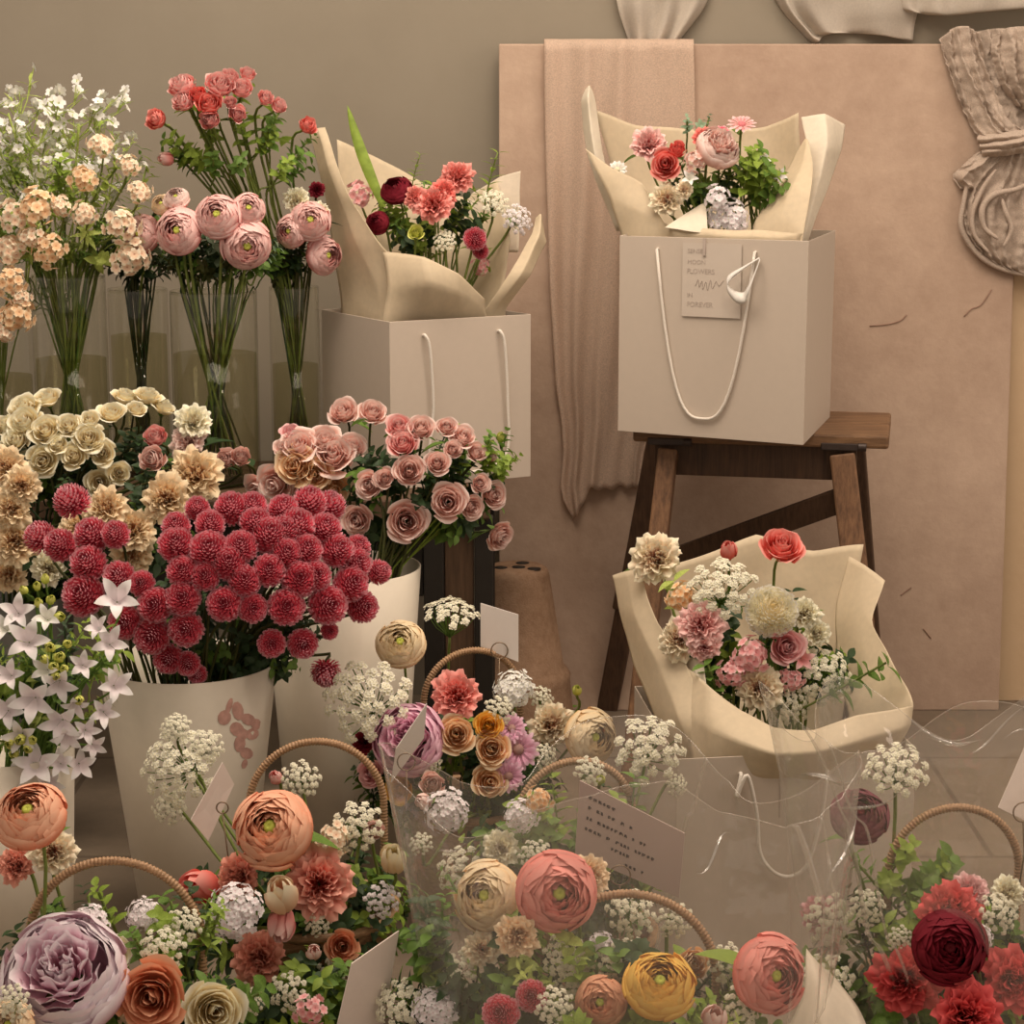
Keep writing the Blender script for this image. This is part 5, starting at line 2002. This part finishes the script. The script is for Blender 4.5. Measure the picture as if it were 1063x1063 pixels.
# ------------------------------------------------ bellflowers at the left edge
pD = Pot(DX_, DY_, .275, .075, .02)
dD = Dome(45, 720, 2.13, .095, .08, .13)
bunch('star', [(17, 634, 38, 'lilacwhite', (0, .4)), (28, 664, 46, 'lilacwhite', (0, .5)), (121, 620, 46, 'lilacwhite', (.1, .6)), (114, 667, 38, 'lilacwhite', (.2, .6)), (61, 712, 38, 'lilacwhite', (.1, -.2)), (33, 728, 48, 'lilacwhite', (0, .1)),
               (62, 752, 44, 'lilacwhite', (.1, .1)), (6, 738, 38, 'lilacwhite', (0, .3)), (70, 768, 34, 'lilacwhite', (.2, -.3)), (90, 759, 30, 'lilacwhite', (.4, .1)), (37, 793, 48, 'lilacwhite', (.1, .6)), (84, 794, 34, 'lilacwhite', (.4, .1)), (121, 711, 38, 'lilacwhite', (.4, .4)),
               (108, 740, 32, 'lilacwhite', (.4, .2)), (14, 805, 34, 'lilacwhite', (-.1, .4)), (4, 650, 30, 'white'), (62, 792, 30, 'lilacwhite', (.2, .3)), (8, 700, 34, 'lilacwhite'), (48, 640, 30, 'white', (.2, .5)), (86, 690, 30, 'lilacwhite', (.3, .4)), (98, 775, 28, 'lilacwhite', (.5, .0)), (20, 765, 36, 'lilacwhite', (-.1, .1)), (50, 815, 34, 'lilacwhite', (.1, -.1)), (100, 650, 28, 'lilacwhite', (-.2, .6)), (45, 695, 30, 'white', (-.2, .2)), (78, 735, 30, 'lilacwhite', (.2, -.4))],
      pD, dD, 'pale lilac bellflower at the left edge', 'pale lilac bellflowers', 22, stem='g_mid', sr=.0013)
bunch('bud', [(52, 672, 18, 'budgreen'), (62, 682, 19, 'budgreen'), (56, 692, 18, 'budgreen'), (66, 694, 15, 'budgreen'), (10, 772, 18, 'budgreen'), (21, 768, 19, 'budgreen'), (29, 777, 16, 'budgreen'), (82, 727, 16, 'budgreen'), (40, 625, 15, 'budgreen'), (53, 622, 15, 'budgreen'), (62, 640, 18, 'budgreen', (.8, .4)), (47, 600, 14, 'budgreen'), (70, 668, 15, 'budgreen', (.3, .5)), (46, 684, 15, 'budgreen', (-.3, .5)), (14, 782, 16, 'budgreen', (0, .2)), (34, 768, 15, 'budgreen', (.4, .5)), (58, 702, 15, 'budgreen', (.2, .1)), (24, 612, 14, 'budgreen', (-.2, 1.)), (38, 608, 14, 'budgreen', (.2, 1.))],
      pD, dD, 'yellow green bellflower bud', 'yellow green bellflower buds', 14, stem='g_mid', sr=.0011)
greens('leafy_sprig', 44, Dome(45, 725, 2.15, .085, .07, .12), pD, 'thin green sprig among the pale bellflowers', 'thin sprigs among the bellflowers', ['g_mid', 'g_bright', 'g_lime', 'g_dark'], (.045, .075), (3, 4, 3, 0), .85, mass=True)
# ------------------------------------------------ baskets
B = BASK


def arrange(pot, dome, grp, lst, green='g_mid', leaves=1):
    for e in lst:
        kd, pl, x, y, s, fc, t = e[:7]
        flower(kd, pl, x, y, s, pot, t, grp, dome=dome, face=fc, D=e[7] if len(e) > 7 else None, leaves=leaves if kd not in ('umbel', 'scabiosa') else 0, green=green)


# basket at the lower left
e1 = Dome(110, 1035, 1.69, .135, .10, .09)
arrange(B['b1'], e1, 'flowers of the lower left basket', [
    ('ranunculus', 'peachran', 31, 846, 74, (-.05, 1.25), 'large salmon ranunculus on a thick stem at the left edge', 1.66),
    ('carnation', 'creampink', 55, 884, 50, (.2, .5), 'pale peach carnation right behind the salmon ranunculus stem', 1.74),
    ('carnation', 'dusty', 16, 898, 42, (-.1, .4), 'brownish peach carnation at the left edge under the salmon ranunculus', 1.74),
    ('peony', 'peony', 66, 1012, 128, (.0, .9), 'huge pale lilac peony, the largest bloom, bottom left'),
    ('rose', 'tan', 156, 1035, 80, (.0, .35), 'tan brown rose right of the huge lilac peony'),
    ('rose', 'cream', 223, 1050, 66, (.15, .4), 'cream rose with apricot heart at the bottom edge'),
    ('scabiosa', 'lilacwhite', 148, 948, 34, (0, .8), 'small lilac white cluster under the lower left handle arch'),
    ('scabiosa', 'lilacwhite', 92, 957, 40, (-.1, .8), 'pinkish white cluster peeping over the huge lilac peony'),
    ('umbel', 'white', 168, 985, 50, (.1, .7), 'white lace flower above the tan brown rose'),
    ('umbel', 'white', 190, 960, 40, (.2, .7), 'small lace flower inside the lower left handle arch'),
    ('umbel', 'white', 14, 1040, 40, (-.1, .4), 'white lace floret patch before the huge lilac peony', 1.55),
    ('ranunculus', 'peach', 10, 1064, 50, (-.1, .5), 'peach bloom cut by the bottom left corner', 1.56),
    ('rose', 'cream', 118, 990, 40, (.3, .6), 'cream petals showing behind the right of the huge lilac peony', 1.70)])
greens('leafy_sprig', 26, Dome(150, 1020, 1.70, .11, .09, .085), B['b1'], 'green leafy sprig in the lower left basket', 'sprigs of the lower left basket', ['g_mid', 'g_bright', 'g_mid', 'g_dark'], (.045, .075), (0, 1, 2, 4), .9)

# basket left of centre
e2 = Dome(310, 935, 2.0, .125, .10, .115)
arrange(B['b2'], e2, 'flowers of the basket left of centre', [
    ('ranunculus', 'peachran', 283, 860, 80, (-.25, .6), 'large peach ranunculus with green eye before the handle', 1.90),
    ('carnation', 'dustcarn', 331, 918, 78, (.1, .25), 'large dusty coral carnation right under the peach ranunculus'),
    ('bud', 'creampink', 292, 926, 56, (-.1, 1.3), 'closed cream and pink bud left of the dusty coral carnation', 1.86),
    ('bud', 'pink', 292, 962, 46, (.1, -.8), 'pink petals hanging beneath the cream bud', 1.87),
    ('carnation', 'dusty', 268, 995, 60, (-.2, .2), 'dark dusty carnation low beneath the hanging pink petals'),
    ('carnation', 'dusty', 247, 910, 52, (-.4, .3), 'brownish carnation between the coral tulip and peach ranunculus'),
    ('bud', 'coral', 205, 920, 58, (-.6, .6), 'coral tulip behind the lower left handle', 1.93),
    ('scabiosa', 'lilacwhite', 240, 946, 58, (-.2, .6), 'lilac white cluster under the coral tulip', 1.84),
    ('umbel', 'white', 371, 858, 56, (.1, .6), 'white lace flower right of the peach ranunculus'),
    ('cup_rose', 'blush', 389, 861, 24, (.2, .7), 'tiny blush rose at the right foot of the handle'),
    ('bud', 'budcream', 408, 890, 44, (.1, 1.6), 'tall pale green cream bud beside the dusty coral carnation', 1.93),
    ('umbel', 'lilacwhite', 396, 935, 40, (.2, .4), 'small lace flower below the tall cream bud'),
    ('rose', 'tan', 355, 982, 36, (.1, .3), 'peach tan rose under the dusty coral carnation'),
    ('bud', 'blush', 326, 988, 26, (.1, .9), 'white and pink bud low before the peach tan rose', 1.87),
    ('umbel', 'white', 350, 1012, 44, (.1, .3), 'white lace flower by the blank beige card'),
    ('umbel', 'white', 300, 1030, 44, (-.1, .4), 'white lace flower at the bottom edge right of the cream rose', 1.84),
    ('umbel', 'white', 262, 1040, 30, (-.2, .4), 'tiny lace flower touching the cream rose at the bottom', 1.82),
    ('phlox', 'mauve', 322, 1050, 34, (.1, .4), 'dusty pink cluster at the bottom edge left of the blank card', 1.80),
    ('umbel', 'white', 312, 810, 44, (0, .6), 'greenish lace flower inside the handle arch left of centre', 2.08),
    ('bud', 'pink', 286, 806, 22, (-.2, 1), 'small pink bloom at the left inside the handle arch', 2.08),
    ('phlox', 'phlox', 345, 872, 36, (0, .5), 'pale cluster between the peach ranunculus and lace flower'),
    ('umbel', 'white', 330, 958, 30, (.3, .3), 'little lace flower at the lower edge of the dusty coral carnation'),
    ('umbel', 'white', 186, 798, 84, (-.1, .5), 'white lace flower before the printed paper bucket', 2.07),
    ('umbel', 'white', 182, 755, 34, (-.1, 1.2), 'highest small lace flower before the printed paper bucket', 2.08),
    ('umbel', 'white', 214, 775, 40, (.5, .8), 'lace flower turned right before the printed paper bucket', 2.07),
    ('umbel', 'white', 176, 838, 40, (-.2, .3), 'lowest lace flower before the printed paper bucket', 2.06)])
greens('leafy_sprig', 30, Dome(320, 950, 2.03, .12, .09, .10), B['b2'], 'green leafy sprig in the basket left of centre', 'sprigs of the basket left of centre', ['g_mid', 'g_dark', 'g_bright', 'g_dark'], (.045, .075), (0, 1, 2), .88)

# back basket
e3 = Dome(470, 790, 2.34, .13, .09, .12)
arrange(B['b3'], e3, 'flowers of the back basket', [
    ('ranunculus', 'apricot', 416, 668, 50, (-.15, .8), 'pale apricot ranunculus standing high left of the small white card', 2.33),
    ('umbel', 'white', 382, 728, 96, (-.1, .7), 'big domed white lace flower left of the bright tilted card', 2.28),
    ('peony', 'orchid', 424, 768, 74, (-.1, .4), 'orchid pink peony behind the bright tilted card'),
    ('carnation', 'coral', 473, 722, 54, (-.1, .5), 'coral red bloom under the back handle'),
    ('rose', 'peach', 474, 762, 42, (-.1, .4), 'peach rose under the coral red bloom'),
    ('rose', 'yellow', 507, 753, 32, (.1, .5), 'yellow rose half behind a peach rose in the back basket'),
    ('rose', 'peach', 511, 777, 40, (.1, .4), 'peach rose before the yellow one in the back basket'),
    ('rose', 'peach', 508, 812, 38, (.1, .3), 'lowest peach rose of the back basket'),
    ('rose', 'yellow', 414, 820, 32, (-.2, .4), 'yellow rose under the bright tilted card'),
    ('cup_rose', 'blush', 449, 814, 30, (-.1, .5), 'blush bloom with lime buds above the white scabiosa', 2.2),
    ('scabiosa', 'lilacwhite', 461, 843, 46, (-.1, .4), 'pinkish white scabiosa left of the cellophane edge', 2.14),
    ('bud', 'blush', 438, 832, 26, (-.4, .6), 'small blush bud left of the pinkish white scabiosa', 2.15),
    ('carnation', 'maroon', 377, 771, 26, (-.4, .3), 'dark red bloom under the big lace flower'),
    ('rose', 'mauve', 384, 803, 30, (-.4, .3), 'dusty pink rose low under the big lace flower'),
    ('scabiosa', 'white', 534, 714, 40, (.1, .7), 'white scabiosa highest at the right of the back handle', 2.34),
    ('umbel', 'white', 562, 724, 26, (.2, .6), 'tiny lace flower right of the white scabiosa'),
    ('umbel', 'white', 517, 738, 34, (0, .5), 'lace flower beneath the white scabiosa'),
    ('daisy', 'lilac', 538, 778, 44, (.1, .3), 'lilac daisy facing forward in the back basket'),
    ('daisy', 'lilac', 531, 756, 32, (0, .6), 'lilac daisy behind the forward one'),
    ('daisy', 'lilac', 528, 806, 34, (.1, .2), 'lowest lilac daisy by the middle handle'),
    ('carnation', 'creampink', 573, 752, 50, (.2, .5), 'blush peach carnation left of the orange ranunculus'),
    ('ranunculus', 'apricot', 614, 765, 56, (.6, .35), 'yellow hearted orange ranunculus at the right of the back basket', 2.30),
    ('bud', 'budgreen', 599, 716, 16, (.2, 1.2), 'small green bud on a curved stem near the stool leg', 2.32),
    ('umbel', 'white', 468, 638, 62, (.4, 6), 'flat lace flower seen from the side above the back basket', 2.40),
    ('umbel', 'white', 437, 876, 26, (-.2, .5), 'tiny lace flower below the blush bud', 2.10),
    ('umbel', 'white', 447, 790, 26, (.1, .4), 'little lace flower beside the orchid pink peony'),
    ('umbel', 'white', 564, 785, 30, (.2, .3), 'small lace flower below the blush peach carnation')])
greens('leafy_sprig', 44, Dome(475, 810, 2.36, .125, .09, .11), B['b3'], 'green leafy sprig in the back basket', 'sprigs of the back basket', ['g_mid', 'g_dark', 'g_dark', 'g_bright'], (.045, .075), (0, 1, 2), .88, mass=True)

# middle basket
e4 = Dome(590, 880, 1.95, .11, .09, .10)
arrange(B['b4'], e4, 'flowers of the middle basket', [
    ('scabiosa', 'lilacwhite', 540, 845, 36, (-.1, .6), 'pale lilac cluster under the middle handle'),
    ('umbel', 'white', 612, 800, 34, (.1, .6), 'lace flower showing within the middle handle arch'),
    ('bud', 'budgreen', 623, 809, 16, (.1, 1), 'round lime bud at the top of the written card', 1.98),
    ('umbel', 'white', 478, 905, 56, (-.4, .5), 'lace flower behind the left side of the cellophane'),
    ('carnation', 'cream', 520, 880, 40, (-.2, .6), 'cream carnation behind the pale peach ranunculus'),
    ('umbel', 'white', 556, 888, 36, (0, .6), 'lace flower above the pink coral ranunculus'),
    ('umbel', 'white', 674, 778, 78, (.2, .8), 'tall lace flower before the white floor bag', 2.04),
    ('umbel', 'white', 702, 815, 26, (.4, .4), 'tiny lace flower before the floor bag corner', 2.04),
    ('umbel', 'white', 690, 910, 34, (.3, .4), 'greenish lace flower at the right edge of the written card', 1.84),
    ('phlox', 'peach', 560, 830, 30, (-.1, .6), 'peach cluster at the left foot of the middle handle')], 'g_bright')
greens('leafy_sprig', 30, Dome(585, 890, 1.97, .10, .08, .09), B['b4'], 'green leafy sprig in the middle basket', 'sprigs of the middle basket', ['g_mid', 'g_bright', 'g_mid', 'g_dark'], (.05, .08), (0, 1, 2), .9, mass=True)

# front basket in cellophane
e5 = Dome(650, 1040, 1.60, .145, .11, .115)
arrange(B['b5'], e5, 'flowers of the front basket', [
    ('ranunculus', 'apricot', 506, 930, 70, (-.3, .4), 'pale peach ranunculus at the left inside the cellophane', 1.62),
    ('ranunculus', 'coralran', 578, 926, 82, (.25, .35), 'large coral pink ranunculus at the middle of the cellophane', 1.58),
    ('carnation', 'peach', 612, 908, 44, (.3, .5), 'salmon bloom behind the coral pink ranunculus', 1.66),
    ('carnation', 'peach', 537, 972, 48, (-.1, .2), 'peach bloom under the two big ranunculus', 1.56),
    ('pompom', 'rasp', 552, 1034, 36, (0, .5), 'right raspberry pompom at the bottom edge', 1.53),
    ('pompom', 'rasp', 520, 1052, 42, (-.1, .5), 'left raspberry pompom at the bottom edge', 1.52),
    ('ranunculus', 'yellow', 684, 1022, 72, (.1, 1.2), 'yellow orange ranunculus under the front handle', 1.52),
    ('ranunculus', 'coralran', 800, 1012, 78, (.5, .35), 'coral pink ranunculus at the right inside the cellophane', 1.55),
    ('ranunculus', 'tan', 624, 1040, 52, (-.2, .4), 'muted apricot ranunculus left of the yellow orange one', 1.54),
    ('cup_rose', 'peach', 720, 1000, 38, (.1, .5), 'peach rose behind the front handle', 1.63),
    ('bud', 'blush', 742, 1056, 42, (.0, 1.2), 'blush bud at the bottom edge under the handle end', 1.52),
    ('umbel', 'white', 655, 948, 54, (0, .6), 'white lace flower beneath the front handle', 1.66),
    ('umbel', 'white', 654, 994, 46, (0, .5), 'white lace flower above the yellow orange ranunculus', 1.60),
    ('umbel', 'white', 585, 994, 50, (-.1, .5), 'lace flower between the peach bloom and handle stem', 1.58),
    ('umbel', 'white', 600, 1025, 56, (-.1, .5), 'lace flower above the muted apricot ranunculus', 1.57),
    ('umbel', 'white', 755, 1000, 46, (.2, .6), 'lace flower left of the right coral ranunculus', 1.62),
    ('umbel', 'white', 470, 1010, 50, (-.5, .5), 'lace flower low at the left cellophane edge', 1.60),
    ('umbel', 'white', 415, 1045, 60, (-.5, .5), 'lace flower left of the raspberry pompoms at the bottom', 1.58),
    ('umbel', 'white', 640, 1000, 44, (.1, .5), 'lace flower just over the muted apricot ranunculus', 1.57),
    ('umbel', 'white', 575, 1045, 44, (.1, .4), 'lace flower right of the raspberry pompoms at the bottom', 1.52),
    ('umbel', 'white', 700, 955, 40, (.2, .5), 'lace flower under the right shoulder of the front handle', 1.66),
    ('umbel', 'white', 770, 1045, 46, (.2, .4), 'lace flower at the bottom edge below the right coral ranunculus', 1.55),
    ('carnation', 'creampink', 500, 985, 40, (-.2, .4), 'blush carnation under the pale peach ranunculus', 1.60),
    ('scabiosa', 'lilacwhite', 450, 1050, 46, (-.3, .5), 'lilac white cluster near the bottom left of the cellophane', 1.56),
    ('scabiosa', 'lilacwhite', 625, 980, 28, (0, .5), 'lilac cluster behind the front handle stem', 1.60)], 'g_bright')
greens('leafy_sprig', 34, Dome(630, 1060, 1.61, .15, .11, .115), B['b5'], 'green leafy sprig in the front basket', 'sprigs of the front basket', ['g_mid', 'g_bright', 'g_lime', 'g_dark'], (.05, .08), (0, 1, 2, 4), .9)

# right basket
e6 = Dome(985, 1010, 1.81, .125, .10, .11)
arrange(B['b6'], e6, 'flowers of the right basket', [
    ('ranunculus', 'plum', 892, 846, 58, (-.1, 1.1), 'dark plum ranunculus on a tall stem left of the right handle', 1.78),
    ('carnation', 'red', 988, 947, 70, (.1, .5), 'coral red carnation behind the dark maroon ranunculus'),
    ('ranunculus', 'maroon', 985, 983, 74, (.0, .2), 'dark maroon ranunculus in the middle of the right basket', 1.68),
    ('carnation', 'red', 940, 1018, 76, (-.2, .3), 'red carnation lower left of the dark maroon ranunculus'),
    ('carnation', 'red', 1054, 1018, 72, (.2, .3), 'red carnation at the right edge'),
    ('carnation', 'red', 1005, 1055, 76, (0, .5), 'red carnation at the bottom right edge', 1.66),
    ('carnation', 'mauve', 1008, 924, 40, (.1, .8), 'dusty pink carnation topping the right basket'),
    ('umbel', 'white', 930, 800, 70, (-.2, 1.2), 'tall lace flower above the dark plum ranunculus', 1.86),
    ('carnation', 'rasp', 852, 950, 44, (-.4, .3), 'wine pink bloom behind the cellophane fold', 1.84),
    ('umbel', 'white', 862, 955, 56, (-.3, .4), 'lace flower behind the left fold of the right cellophane', 1.80),
    ('umbel', 'white', 900, 942, 40, (-.1, .6), 'small lace flower left of the red flowers'),
    ('umbel', 'white', 934, 975, 30, (0, .5), 'tiny lace flower touching the dark maroon ranunculus'),
    ('umbel', 'white', 1036, 948, 44, (.2, .6), 'lace flower right of the coral red carnation'),
    ('carnation', 'cream', 1047, 926, 36, (.2, .7), 'cream bloom near the right edge under the beige card'),
    ('umbel', 'white', 860, 1020, 60, (-.3, .4), 'lace flower low at the left of the right basket', 1.76),
    ('scabiosa', 'lilacwhite', 1018, 973, 26, (.2, .4), 'little white cluster right of the dark maroon ranunculus', 1.72)], 'g_mid')
greens('leafy_sprig', 32, Dome(965, 1020, 1.83, .13, .10, .11), B['b6'], 'green leafy sprig in the right basket', 'sprigs of the right basket', ['g_mid', 'g_dark', 'g_bright', 'g_dark'], (.05, .08), (0, 1, 2), .9)
greens('leafy_sprig', 8, Dome(945, 905, 1.84, .05, .04, .04), B['b6'], 'upright leafy sprig under the right handle arch', 'upright sprigs under the right handle', ['g_mid', 'g_bright'], (.05, .08), (1, 4), .9)

# ------------------------------------------------ the leaves nobody could count, deep in every arrangement
GM = ['g_mid', 'g_dark', 'g_mid', 'g_dark', 'g_bright', 'g_dark']
for nm, px_, py_, D_, rx, ry, rz, k in (('b1', 115, 1030, 1.70, .13, .10, .08, 46), ('b2', 315, 945, 2.02, .125, .10, .10, 60), ('b3', 480, 810, 2.36, .12, .09, .10, 40), ('b4', 585, 900, 1.96, .11, .09, .10, 46),
                                        ('b5', 640, 1060, 1.61, .15, .11, .11, 70), ('b6', 975, 1020, 1.82, .13, .10, .11, 60)):
    greens('x', k, Dome(px_, py_, D_, rx, ry, rz), BASK[nm], '', None, GM, (.045, .075), (0, 1, 2), .8, mass=True, zlo=-.8)
greens('x', 46, Dome(290, 1035, 1.90, .09, .06, .06), BASK['b2'], '', None, GM, (.045, .07), (0, 1, 2, 4), .95, mass=True, zlo=-.9)
greens('x', 50, Dome(490, 1010, 1.63, .075, .08, .09), BASK['b5'], '', None, GM, (.045, .075), (0, 1, 2, 4), .9, mass=True, zlo=-.9)
greens('x', 40, Dome(90, 560, 2.57, .16, .06, .10), pC, '', None, ['g_dark', 'g_dark', 'g_mid'], (.05, .08), (0, 1, 2), .9, mass=True, zlo=-.8)
verts, faces, mi = [], [], []
for n_, (g, fm) in enumerate(FILL.items()):
    o_ = len(verts)
    verts += fm.v
    faces += [tuple(i + o_ for i in f) for f in fm.f]
    mi += [n_] * len(fm.f)
me = bpy.data.meshes.new('leaf_filler')
me.from_pydata(verts, [], faces)
me.polygons.foreach_set('use_smooth', [True] * len(faces))
me.polygons.foreach_set('material_index', mi)
o = bpy.data.objects.new('leaf_filler', me)
COL.objects.link(o)
for g in FILL:
    me.materials.append(M[g])
tag(o, 'dense mass of green leaves and stems filling the gaps between all the flowers', 'foliage', None, 'stuff')

# ------------------------------------------------ cellophane


def film(name, label, x, y, rings, seed, corners=5, n=160, m=60, ph=.6, tilt=.03, seams=(), ridges=()):
    root = empty(name, (x, y, 0))
    tag(root, label, 'cellophane')
    mb = MB()
    rows = []
    for j in range(m + 1):
        v = j / m
        z, r, fl_ = [bez3(rings, v, i) for i in range(3)]
        row = []
        for k in range(n):
            a = 2 * pi * k / n
            b = a + .8 * (z - .2) * sin(a * 2 + seed)
            q = Vector((cos(b) * 1.3, sin(b) * 1.3, z * 3 + seed))
            q2 = Vector((cos(b) * 3.1, sin(b) * 3.1, z * 1.2 + seed))
            rid = (.5 - abs(noise.noise(q2))) * .020 + (.5 - abs(noise.noise(q))) * .022
            rr = r * (1 + fl_ * .10 * cos(corners * a + ph)) + rid * (.4 + .8 * v)
            zz = z + fl_ * (.028 * cos(corners * a + ph) + .02 * noise.noise(q * 1.5))
            zz -= tilt * fl_ * sin(a)
            row.append((x + rr * cos(a), y + rr * sin(a), max(.001, zz)))
        rows.append(row)
    mb.grid(rows, closed=True)
    mb.build('film', M['film'], root)
    r_ = random.Random(int(seed * 10))

    def at(k, j, off):
        j = min(max(j, 0), m - .001)
        f, g = j - int(j), k - math.floor(k)
        a0, a1 = Vector(rows[int(j)][math.floor(k) % n]), Vector(rows[int(j)][(math.floor(k) + 1) % n])
        b0, b1 = Vector(rows[int(j) + 1][math.floor(k) % n]), Vector(rows[int(j) + 1][(math.floor(k) + 1) % n])
        p = a0.lerp(a1, g).lerp(b0.lerp(b1, g), f)
        return p + Vector((p.x - x, p.y - y, 0)).normalized() * off

    # doubled seams of the film: narrow bands lying on it
    for k0, k1, j0, j1, wd in seams:
        mb = MB()
        band = []
        for q in range(41):
            t = q / 40
            k_, j_ = n * (k0 + (k1 - k0) * t) / 360, m * (j0 + (j1 - j0) * t)
            c = at(k_, j_, .0012)
            d = (at(k_ + .5, j_, .0012) - c).normalized()
            band.append([c - d * wd / 2, c + Vector((0, 0, 0)), c + d * wd / 2])
        mb.grid(band)
        mb.build('seam', M['film_fold'], root, True, 0, .0004)
    # ridges pinched in the film
    for k0, k1, j0, j1, rad in ridges:
        mb = MB()
        pts = [at(n * (k0 + (k1 - k0) * t / 12) / 360, m * (j0 + (j1 - j0) * t / 12) + .8 * sin(t * .5), .0005) for t in range(13)]
        mb.tube([cr(pts, t / 40) for t in range(41)], lambda t: rad * max(.03, sin(pi * t) ** 1.5), 10)
        mb.build('fold', M['film_ridge'], root)
    mb = MB()
    mb.tube([rows[m][k % n] for k in range(n + 1)], .0004, 5, False)
    mb.build('edge', M['film_fold'], root)
    return root


def bez3(R, v, i):
    n = len(R) - 1
    t = v * n
    k = min(int(t), n - 1)
    f = t - k
    f = f * f * (3 - 2 * f)
    return R[k][i] * (1 - f) + R[k + 1][i] * f


film('cellophane_wrap', 'clear crumpled cellophane around the front basket', BASK['b5'].x - .005, 1.63, [(.002, .10, 0), (.10, .125, 0), (.22, .165, .1), (.33, .168, .5), (.405, .165, 1)], 1.7, 4, ph=.2, tilt=.036,
     seams=[(322, 342, .99, .30, .005), (328, 348, .99, .30, .003), (60, 75, .99, .4, .004)],
     ridges=[(205, 222, .86, .98, .0016), (330, 350, .80, .88, .0016), (300, 285, .93, .86, .0012), (352, 338, .70, .9, .0014)])
film('cellophane_wrap', 'clear cellophane flaring around the right basket with red flowers', BASK['b6'].x + .02, 1.84, [(.002, .10, 0), (.10, .12, 0), (.22, .155, .1), (.33, .165, .5), (.395, .18, 1)], 5.2, 5, ph=2.2, tilt=.045,
     seams=[(205, 238, .98, .25, .005), (212, 243, .98, .25, .003)],
     ridges=[(196, 226, .80, .93, .0026), (208, 236, .76, .88, .0016), (75, 100, .90, .99, .0028), (62, 80, .93, .86, .0016), (222, 212, .66, .58, .0013), (262, 280, .90, .95, .0016)])

# pale paper lining at the front right of the cellophane basket
mb = MB()
patch(mb, [[(815, 1075, 1.60), (850, 1080, 1.57), (905, 1080, 1.60)], [(835, 1030, 1.62), (856, 1035, 1.60), (890, 1045, 1.63)], [(838, 985, 1.66), (850, 1000, 1.65), (868, 1015, 1.67)]], 12, 12, .003, 22, 3)
o = mb.build('paper_corner', M['tissue'], None, True, 0, .0006)
tag(o, 'pale paper corner between the two cellophane wraps at the bottom', 'wrapping paper')
